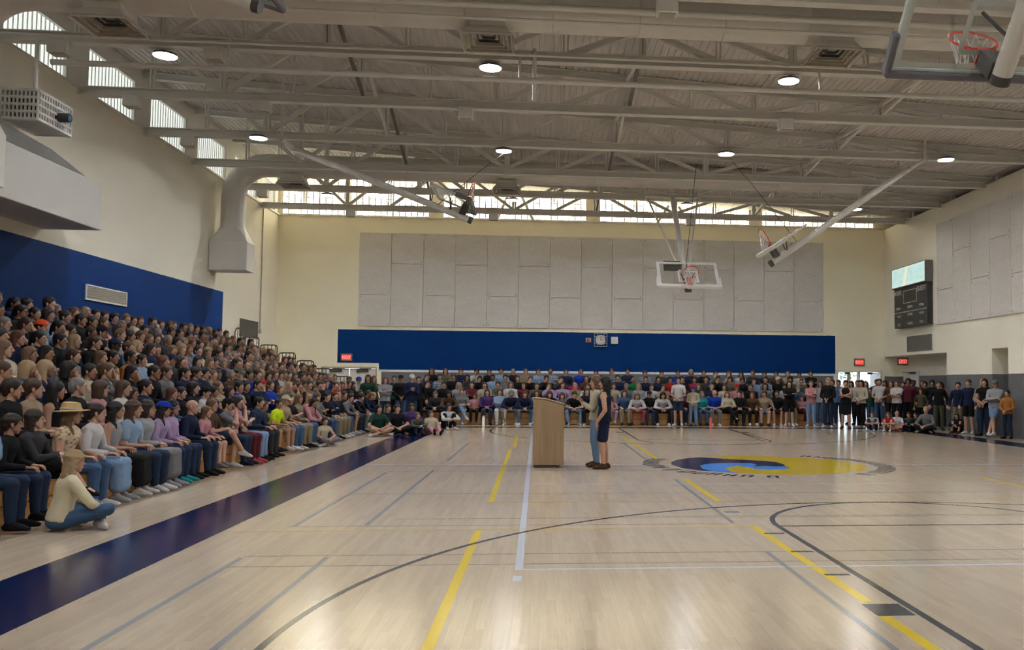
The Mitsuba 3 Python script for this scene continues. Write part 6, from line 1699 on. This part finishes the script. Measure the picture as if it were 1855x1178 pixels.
-11.86 16.73 0.765 -91 t_lap gyL dnP kcurly l wh -1 1.0 - 0 - L3 14 1.06
-14.24 15.8 1.785 -91 t_chin mrL chP ybob l wh 0 1.01 - 0 - L7 7 1.06
-13.64 16.17 1.53 -90 t_lap chL khP gcrop m wh -1 1.02 - 0 - L6 9 1.09
8.58 29.2 0 149 s_side brL bkP kcrop l bk 0 1.04 - 0 - S 24 1.11
-11.27 17.18 0.51 -101 t_thighs blL bkP kcrop m bk -1 0.99 - 0 - L2 18 1.03
9.8 28.8 0 150 s_side mrL bkP dcrop l bk 0 1.03 - 0 - S 31 1.0
-13.03 16.65 1.275 -100 t_arms bkL bkP dbob l wh -1 1.0 - 0 - L5 12 1.04
-12.44 16.93 1.02 -93 t_arms gyL chP along m lg -1 1.04 - 0 - L4 14 1.0
-11.84 17.2 0.765 -97 t_lap nvL chP gshort l wh -1 0.99 - 0 - L3 15 1.1
-10.67 17.64 0.255 -96 t_lap chL bkP lcrop f bk -1 0.86 - 0 - L1 21 1.07
-14.22 16.26 1.785 -96 t_lap chL bkP dshort f bk -1 0.99 - 0 - L7 8 1.03
-13.63 16.71 1.53 -98 t_arms gyL bkP kcrop l bk -1 0.98 - 0 - L6 10 1.02
-11.25 17.65 0.51 -98 t_thighs pkL ddP dbun f wh -1 1.01 - 0 - L2 19 1.1
-13.05 17.11 1.275 -91 t_lap chL chP gcrop m wh -1 1.01 - 0 - L5 13 1.1
-11.87 17.66 0.765 -102 t_arms gyL dnP along t lg -1 1.04 - 0 - L3 16 1.08
-14.24 16.69 1.785 -100 t_lap brL khP dbun f wh -1 0.98 - 0 - L7 9 1.08
-12.45 17.5 1.02 -97 t_arms crL dnP kcrop f bk -1 1.03 - 0 - L4 15 1.09
-10.66 18.14 0.255 -94 t_thighs olL bkP ylong f bk -1 0.98 - 0 - - 0 1.05
-11.25 18.08 0.51 -100 t_lap bkL khP ylong m lg -1 1.0 - 0 - - 0 1.05
-13.62 17.25 1.53 -100 t_lap mrL bkP klong l bk -1 0.97 - 0 - - 0 1.07
-13.04 17.53 1.275 -91 t_chin nvL chP kbob l wh -1 0.97 - 0 - - 0 1.11
-11.84 18.12 0.765 -95 t_lap crL khP dbun l wh -1 1.01 - 0 - - 0 1.12
-14.25 17.15 1.785 -97 t_lap bkL bkP kcurly f bk -1 0.97 - 0 - - 0 1.11
-10.67 18.58 0.255 -95 t_chin tnL ddP dlong l bk -1 0.97 - 0 - - 0 1.1
-12.43 18.05 1.02 -97 t_arms bkL bkP lcrop f bk -1 1.02 backcaptn 0 - - 0 1.01
-11.24 18.55 0.51 -93 t_lap nvL ddP kbob l bk -1 0.96 - 0 - - 0 1.03
-13.05 18.0 1.275 -96 t_lap nvL khP gshort l wh -1 0.99 - 0 - - 0 1.12
-11.87 18.56 0.765 -104 t_arms olL bkP ylong f bk -1 1.03 - 0 - - 0 1.07
-14.25 17.62 1.785 -100 t_thighs bkL khP lbob f wh -1 1.01 - 0 - - 0 1.06
-13.65 17.97 1.53 -100 t_chin chL bkP gcrop l bk -1 0.95 - 0 - - 0 1.04
-10.65 19.04 0.255 -94 t_chin bkL bkP along f bk -1 0.97 - 0 - - 0 1.1
-11.26 19.02 0.51 -99 t_thighs ddL bkP along f bk -1 1.02 - 0 - - 0 1.06
-12.45 18.62 1.02 -92 t_lap chL ddP dshort l wh -1 0.99 - 0 - - 0 1.12
-13.06 18.46 1.275 -101 t_thighs lbL bkP along m bk -1 0.98 - 0 - - 0 1.01
-14.25 18.07 1.785 -101 t_lap crL chP dcrop l lg -1 0.98 - 0 - - 0 1.12
-11.86 19.03 0.765 -102 t_arms dgL khP dcrop f wh -1 1.0 - 0 - - 0 1.0
-11.26 19.48 0.51 -101 t_thighs whS bkP dcurly f wh -1 1.0 - 0 - - 0 1.02
-10.67 19.67 0.255 -101 t_lap ogL bkP dcurly m bk -1 1.0 - 0 - - 0 1.05
-13.03 18.95 1.275 -97 t_lap chL ddP dtied f lg -1 0.96 - 0 - - 0 1.08
-12.45 19.19 1.02 -98 t_chin nvL bkP gcrop f bk -1 0.98 - 0 glasses - 0 1.01
-13.64 18.74 1.53 -99 t_lap bkL bkP kshort m bk -1 1.0 - 0 - - 0 1.07
-14.25 18.57 1.785 -103 t_arms chL khP btied l lg -1 1.0 - 0 - - 0 1.11
-11.87 19.52 0.765 -103 t_thighs bkL chP gshort l lg -1 0.96 - 0 - - 0 1.05
-11.25 19.92 0.51 -98 t_lap tnL khP blong l bk -1 1.01 - 0 - - 0 1.09
-10.66 20.14 0.255 -106 t_lap gyL ddP ktied f wh -1 1.0 - 0 - - 0 1.07
-13.04 19.39 1.275 -92 t_lap whS bkP llong m bk -1 0.98 - 0 - - 0 1.07
-13.63 19.22 1.53 -95 t_lap crL dnP ktied l wh -1 1.01 - 0 - - 0 1.02
-12.45 19.66 1.02 -100 t_lap whS khP gcrop f bk -1 0.98 - 0 - - 0 1.06
-14.24 19.02 1.785 -99 t_chin chL dnP dshort f lg -1 1.03 - 0 - - 0 1.11
-11.84 19.99 0.765 -96 t_lap whS bkP gshort f bk -1 1.01 - 0 - - 0 1.08
-11.25 20.38 0.51 -104 t_lap bkL bkP dlong f wh -1 1.0 - 0 - - 0 1.03
-13.04 19.85 1.275 -94 t_chin bkL bkP ylong t wh -1 1.03 - 0 - - 0 1.05
-10.67 20.61 0.255 -97 t_chin dgL bkP blong l bk -1 0.86 - 0 - - 0 1.07
-13.64 19.71 1.53 -94 t_thighs crL dnP ktied l lg -1 0.97 - 0 - - 0 1.04
-12.47 20.16 1.02 -97 t_arms chL bkP bcrop l bk -1 1.02 - 0 - - 0 1.07
-14.22 19.52 1.785 -103 t_lap nvL dnP bcrop f bk -1 0.98 - 0 - - 0 1.08
-11.84 20.55 0.765 -103 t_chin nvL khP blong l lg -1 0.95 - 0 - - 0 1.0
-11.25 20.83 0.51 -104 t_lap brL dnP dlong t bk -1 0.95 - 0 - - 0 1.03
-13.06 20.31 1.275 -95 t_lap tnL khP kcrop f wh -1 0.98 - 0 - - 0 1.08
-14.22 19.96 1.785 -103 t_thighs bkL chP along t bk -1 0.99 - 0 - - 0 1.03
-13.66 20.21 1.53 -104 t_lap nvL bkP dbob l wh -1 0.97 - 0 - - 0 1.01
-12.45 20.65 1.02 -97 t_thighs tnL khP ktied l bk -1 1.03 - 0 - - 0 1.09
-10.68 21.19 0.255 -105 t_chin bkL bkP dtied f bk -1 0.99 - 0 - - 0 1.04
-11.28 21.27 0.51 -104 t_arms bkL chP kcrop l lg -1 0.95 - 0 - - 0 1.11
-11.85 21.12 0.765 -104 t_lap gyL bkP gshort f bk -1 1.02 - 0 - - 0 1.07
-13.03 20.79 1.275 -103 t_thighs nvL ddP dshort l lg -1 0.97 - 0 - - 0 1.01
-14.22 20.43 1.785 -102 t_arms dgL chP bshort l bk -1 1.02 - 0 - - 0 1.08
-13.64 20.69 1.53 -103 t_lap chL bkP kshort m lg -1 1.02 - 0 - - 0 1.03
-12.43 21.16 1.02 -103 t_arms olL dnP bshort l lg -1 0.97 - 0 - - 0 1.1
-10.65 21.78 0.255 -98 t_arms mrL bkP dcrop f bk -1 0.97 - 0 - - 0 1.09
-11.84 21.57 0.765 -97 t_lap nvS khP dshort f bk -1 0.98 - 0 - - 0 1.09
-11.28 21.75 0.51 -105 t_thighs pkL khP bshort l wh -1 0.96 - 0 - - 0 1.01
-13.03 21.23 1.275 -96 t_arms chL ddP klong t wh -1 0.97 - 0 - - 0 1.0
-14.22 20.91 1.785 -95 t_lap brL khP dtied m bk -1 1.01 - 0 - - 0 1.1
-13.65 21.15 1.53 -98 t_arms gyL bkP dlong m lg -1 1.02 - 0 - - 0 1.02
-12.44 21.62 1.02 -95 t_arms dgL khP gcrop l bk -1 1.01 - 0 - - 0 1.02
-10.67 22.32 0.255 -107 t_arms ddL ddP bcrop l lg -1 1.03 - 0 - - 0 1.0
-11.85 22.06 0.765 -101 t_arms ddL bkP dcrop m bk -1 1.01 - 0 - - 0 1.02
-11.28 22.22 0.51 -99 t_chin chL dnP ktied l lg -1 0.97 - 0 - - 0 1.06
-13.06 21.7 1.275 -100 t_thighs nvS dnP kshort m bk -1 0.99 - 0 - - 0 1.11
-14.22 21.36 1.785 -101 t_lap bkL chP gshort f bk -1 1.02 - 0 - - 0 1.04
-13.65 21.65 1.53 -101 t_thighs bkL chP dcrop l bk -1 1.02 - 0 - - 0 1.03
-12.45 22.14 1.02 -104 t_thighs gyS khP kshort l wh -1 1.01 - 0 - - 0 1.1
-11.24 22.67 0.51 -102 t_thighs tnL ddP btied l lg -1 0.97 - 0 - - 0 1.02
-13.05 22.13 1.275 -99 t_lap khL chP bshort m bk -1 1.03 - 0 - - 0 1.08
-11.87 22.52 0.765 -98 t_chin bkS chP kshort l bk -1 1.03 - 0 - - 0 1.07
-10.65 22.86 0.255 -97 t_chin rdL bkP bcrop f bk -1 0.98 - 0 - - 0 1.11
-14.23 21.83 1.785 -105 t_lap lgL ddP dbun l wh -1 1.01 - 0 - - 0 1.01
-13.64 22.15 1.53 -103 t_lap bkL dnP lbob f wh -1 0.98 - 0 - - 0 1.07
-12.43 22.61 1.02 -96 t_lap gyL dnP kbob m wh -1 1.04 - 0 - - 0 1.05
-11.27 23.11 0.51 -99 t_lap gyL chP lbob f bk -1 1.02 - 0 - - 0 1.1
-13.06 22.6 1.275 -102 t_lap pkL khP kcurly m bk -1 0.95 - 0 - - 0 1.03
-11.86 22.98 0.765 -98 t_arms gyL khP kcrop l bk -1 0.97 - 0 - - 0 1.09
-10.68 23.38 0.255 -101 t_thighs gyL khP llong l bk -1 0.96 - 0 - - 0 1.02
-14.24 22.31 1.785 -98 t_lap mrL chP dbun m wh -1 1.01 - 0 - - 0 1.06
-13.63 22.62 1.53 -95 t_lap gyL chP lbob l bk -1 0.96 - 0 - - 0 1.12
-12.44 23.1 1.02 -97 t_arms gyL chP kbob t lg -1 1.0 - 0 - - 0 1.03
-13.05 23.07 1.275 -95 t_chin chL bkP ylong l bk -1 0.95 - 0 - - 0 1.03
-11.85 23.43 0.765 -98 t_arms bkL chP kcrop f lg -1 0.97 - 0 - - 0 1.11
-11.26 23.59 0.51 -98 t_lap bkL ddP dtied l wh -1 0.99 - 0 - - 0 1.08
-14.24 22.79 1.785 -101 t_lap nvL khP ylong t wh -1 1.01 - 0 - - 0 1.01
-10.65 23.91 0.255 -109 t_lap ddL khP klong l lg -1 0.96 - 0 - - 0 1.02
-13.66 23.1 1.53 -106 t_lap dgL ddP lbob f wh -1 1.03 - 0 - - 0 1.03
-12.46 23.59 1.02 -100 t_arms dnL chP lcrop l wh -1 1.0 - 0 - - 0 1.03
-11.25 24.02 0.51 -104 t_lap dgL khP dshort m bk -1 0.98 - 0 - - 0 1.1
-13.06 23.53 1.275 -104 t_arms khL chP dbun l wh -1 1.0 - 0 - - 0 1.08
-11.85 23.91 0.765 -102 t_lap bkL dnP dcrop l wh -1 1.04 - 0 - - 0 1.12
-14.23 23.24 1.785 -99 t_lap ddL ddP dbun m lg -1 0.96 - 0 - - 0 1.08
-10.68 24.4 0.255 -106 t_lap bkS bkP ybob f wh -1 0.98 - 0 - - 0 1.08
-13.65 23.61 1.53 -97 t_chin nvL khP kcrop l wh -1 1.02 - 0 - - 0 1.05
-12.43 24.09 1.02 -107 t_lap pkL ddP along l lg -1 0.96 - 0 - - 0 1.09
-13.04 23.98 1.275 -105 t_lap nvL khP ylong m wh -1 0.98 - 0 - - 0 1.06
-11.25 24.48 0.51 -97 t_thighs blL ddP gcrop f wh -1 0.98 - 0 - - 0 1.01
-11.84 24.38 0.765 -105 t_arms lbL chP dcurly m wh -1 0.96 - 0 - - 0 1.06
-14.23 23.73 1.785 -97 t_arms bkL ddP kshort f lg -1 1.01 - 0 - - 0 1.05
-13.64 24.1 1.53 -105 t_arms lgL khP dtied m wh -1 1.03 - 0 - - 0 1.06
-10.66 24.93 0.255 -108 t_lap bkL chP dcrop f bk -1 1.0 - 0 - - 0 1.01
-12.45 24.6 1.02 -97 t_lap nvL khP kshort l bk -1 0.98 - 0 - - 0 1.0
-13.06 24.42 1.275 -96 t_thighs gyS bkP along m bk -1 0.96 - 0 - - 0 1.12
-11.25 24.97 0.51 -99 t_lap bkL bkP ylong f lg -1 0.99 - 0 - - 0 1.04
-11.86 24.83 0.765 -103 t_lap gyL ddP lbob m lg -1 0.96 - 0 - - 0 1.04
-14.24 24.18 1.785 -102 t_lap bkL chP blong f lg -1 0.98 - 0 - - 0 1.02
-13.66 24.58 1.53 -104 t_chin bkL dnP kbob l bk -1 1.02 - 0 - - 0 1.07
-10.65 25.46 0.255 -102 t_lap bkL dnP kbob m lg -1 0.97 - 0 - - 0 1.11
-12.44 25.06 1.02 -108 t_lap lgL khP bcrop l wh -1 0.96 - 0 - - 0 1.02
-13.06 24.89 1.275 -98 t_lap gyS bkP ylong m wh -1 0.95 - 0 - - 0 1.06
-11.27 25.39 0.51 -108 t_thighs crL dnP ltied f bk -1 0.96 - 0 - - 0 1.06
-11.87 25.31 0.765 -107 t_lap bkL khP klong l lg -1 0.99 - 0 - - 0 1.09
-8.56 29.69 0.765 182 t_thighs bkL ddP blong l wh 0 1.0 - 0 - - 0 1.14
-8.06 29.7 0.765 185 t_arms olL bkP along l bk 0 0.97 - 0 - - 0 1.09
-7.48 29.69 0.765 180 t_arms nvL bkP dshort f bk 0 0.97 - 0 - - 0 1.09
-6.88 29.72 0.765 179 t_chin whL bkP kshort t wh 0 0.98 - 0 - - 0 1.16
-6.41 29.71 0.765 179 t_lap bkL bkP ktied f wh 0 0.97 - 0 - - 0 1.07
-5.96 29.69 0.765 179 t_thighs lbL khP kcrop l lg 0 1.02 - 0 - - 0 1.18
-5.5 29.69 0.765 176 t_lap bkL khP gcrop l lg 0 1.0 - 0 - - 0 1.06
-5.04 29.69 0.765 184 t_lap tnL bkP ltied f bk 0 0.99 - 0 - - 0 1.09
-4.57 29.69 0.765 181 t_lap lbL bkP btied l wh 0 0.99 - 0 - - 0 1.13
-4.1 29.7 0.765 185 t_arms pdL bkP kcrop t lg 0 1.05 - 0 - - 0 1.18
-3.51 29.7 0.765 182 t_lap nvL bkP bcrop f wh 0 0.98 - 0 - - 0 1.15
-2.94 29.72 0.765 178 t_thighs blL bkP lcrop m bk 0 1.01 - 0 - - 0 1.16
-2.34 29.72 0.765 174 t_lap bkL bkP dcrop l bk 0 0.96 - 0 - - 0 1.17
-1.75 29.69 0.765 184 t_arms gyL chP bshort l lg 0 1.04 - 0 - - 0 1.16
-1.13 29.69 0.765 175 t_arms nvL bkP kshort l bk 0 1.05 - 0 - - 0 1.07
-0.46 29.72 0.765 176 t_lap pdL bkP btied l bk 0 0.96 - 0 - - 0 1.18
0.18 29.71 0.765 183 t_lap chL khP ktied l bk 0 0.97 - 0 - - 0 1.08
0.83 29.71 0.765 174 t_arms blL bkP kshort l wh 0 0.99 - 0 - - 0 1.08
1.33 29.71 0.765 182 t_lap nvS khP ylong t wh 0 1.04 - 0 - - 0 1.07
1.84 29.69 0.765 172 t_thighs bkL khP dshort f bk 0 1.02 - 0 - - 0 1.06
2.3 29.69 0.765 174 t_chin gyL bkP bcrop f bk 0 0.96 - 0 - - 0 1.18
2.82 29.71 0.765 176 t_chin gyS khP along f bk -1 0.99 - 0 - - 0 1.11
3.31 29.72 0.765 172 t_lap whL bkP klong l lg -1 0.96 - 0 - - 0 1.07
3.77 29.69 0.765 170 t_thighs chL bkP bcrop l lg -1 1.05 - 0 - - 0 1.07
4.23 29.72 0.765 177 t_lap nvL dnP dcrop l wh -1 0.97 - 0 - - 0 1.18
4.69 29.7 0.765 175 t_thighs brL dnP kshort l wh -1 1.0 - 0 - - 0 1.14
5.16 29.72 0.765 175 t_thighs crL bkP lcrop f wh -1 1.01 - 0 - - 0 1.19
5.63 29.72 0.765 173 t_lap whS bkP kcrop m bk -1 0.96 - 0 - - 0 1.07
6.1 29.7 0.765 176 t_arms bkL bkP kshort m lg -1 1.03 - 0 - - 0 1.08
"""

ORDN = {1: '1st', 2: '2nd', 3: '3rd', 21: '21st', 22: '22nd', 23: '23rd', 31: '31st', 32: '32nd', 33: '33rd', 41: '41st', 42: '42nd', 43: '43rd'}
ROWN = ['front', 'second', 'third', 'fourth', 'fifth', 'sixth', 'seventh', 'top']
GRP = {'L': 'people seated in the left bleacher', 'F': 'people seated in the far bleacher', 'S': 'people standing along the far and right walls', 'G': 'people sitting on the floor'}
crowd_left, crowd_far = {}, {}
for line in PEOPLE.strip().splitlines():
    x, y, z, yaw, pose, top, bot, hair, skin, shoe, hy, sc, hat, fine, ex, zone, o, wd = (None if q == '-' else q for q in line.split())
    kw = dict(hyaw=int(hy), scale=float(sc), hat=hat, extra=ex, wide=float(wd))
    args = (float(x), float(y), float(z), float(yaw), pose, top, bot, hair or '', skin, shoe)
    if zone is None:
        person(*args, stuff=crowd_left if float(x) < -9.9 and float(y) < 27.2 else crowd_far, **kw)
        continue
    o = int(o)
    nth = ORDN.get(o, f'{o}th')
    tw = WORD[top[:-1]]
    hw = (f'{WORD[hat[-2:]]} cap' if not hat.startswith('straw') else 'straw hat') if hat else f'{SWORD[hair[1:]]} {HWORD[hair[0]]} hair' if hair else 'bald head'
    bw = {'P': 'trousers', 'S': 'shorts', 'K': 'skirt', 'G': 'long skirt'}[bot[-1]]
    if zone[0] == 'L':
        row = ROWN[int(zone[1])]
        label = f'person, {hw}, {tw} top, {nth} from near end, {row} row of left bleacher'
    elif zone[0] == 'F':
        row = ('front', 'second', 'third', 'top')[int(zone[1])]
        label = f'person, {hw}, {tw} top, {nth} from left, {row} row of far bleacher'
    elif zone == 'S':
        label = f'person standing, {hw}, {tw} top, {WORD[bot[:-1]]} {bw}, {nth} stander from left'
    else:
        label = f'person sitting on the floor, {hw}, {tw} top, {nth} floor sitter from left'
    person(*args, fine=fine == '1', label=label, group=GRP[zone[0]], **kw)
baked_crowd('seated_crowd', crowd_left, 'the rest of the crowd filling the back and far part of the left bleacher')
baked_crowd('far_crowd', crowd_far, 'top row of people seated in the far bleacher against the grey wall')

# the two women speaking beside the lectern
person(-3.27, 12.02, 0, 72, 's_side', 'nvN', 'nvK', 'kwavy', 'l', 'br', hyaw=0, scale=0.98, fine=True, wide=1.06, label='woman in a navy sleeveless dress with long dark wavy hair, standing by the lectern')
person(-3.40, 12.42, 0, 92, 's_phone', 'crL', 'ldP', 'lbob', 'f', 'br', hyaw=0, scale=0.99, fine=True, label='person in cream cardigan and light jeans, half hidden behind the woman in navy')
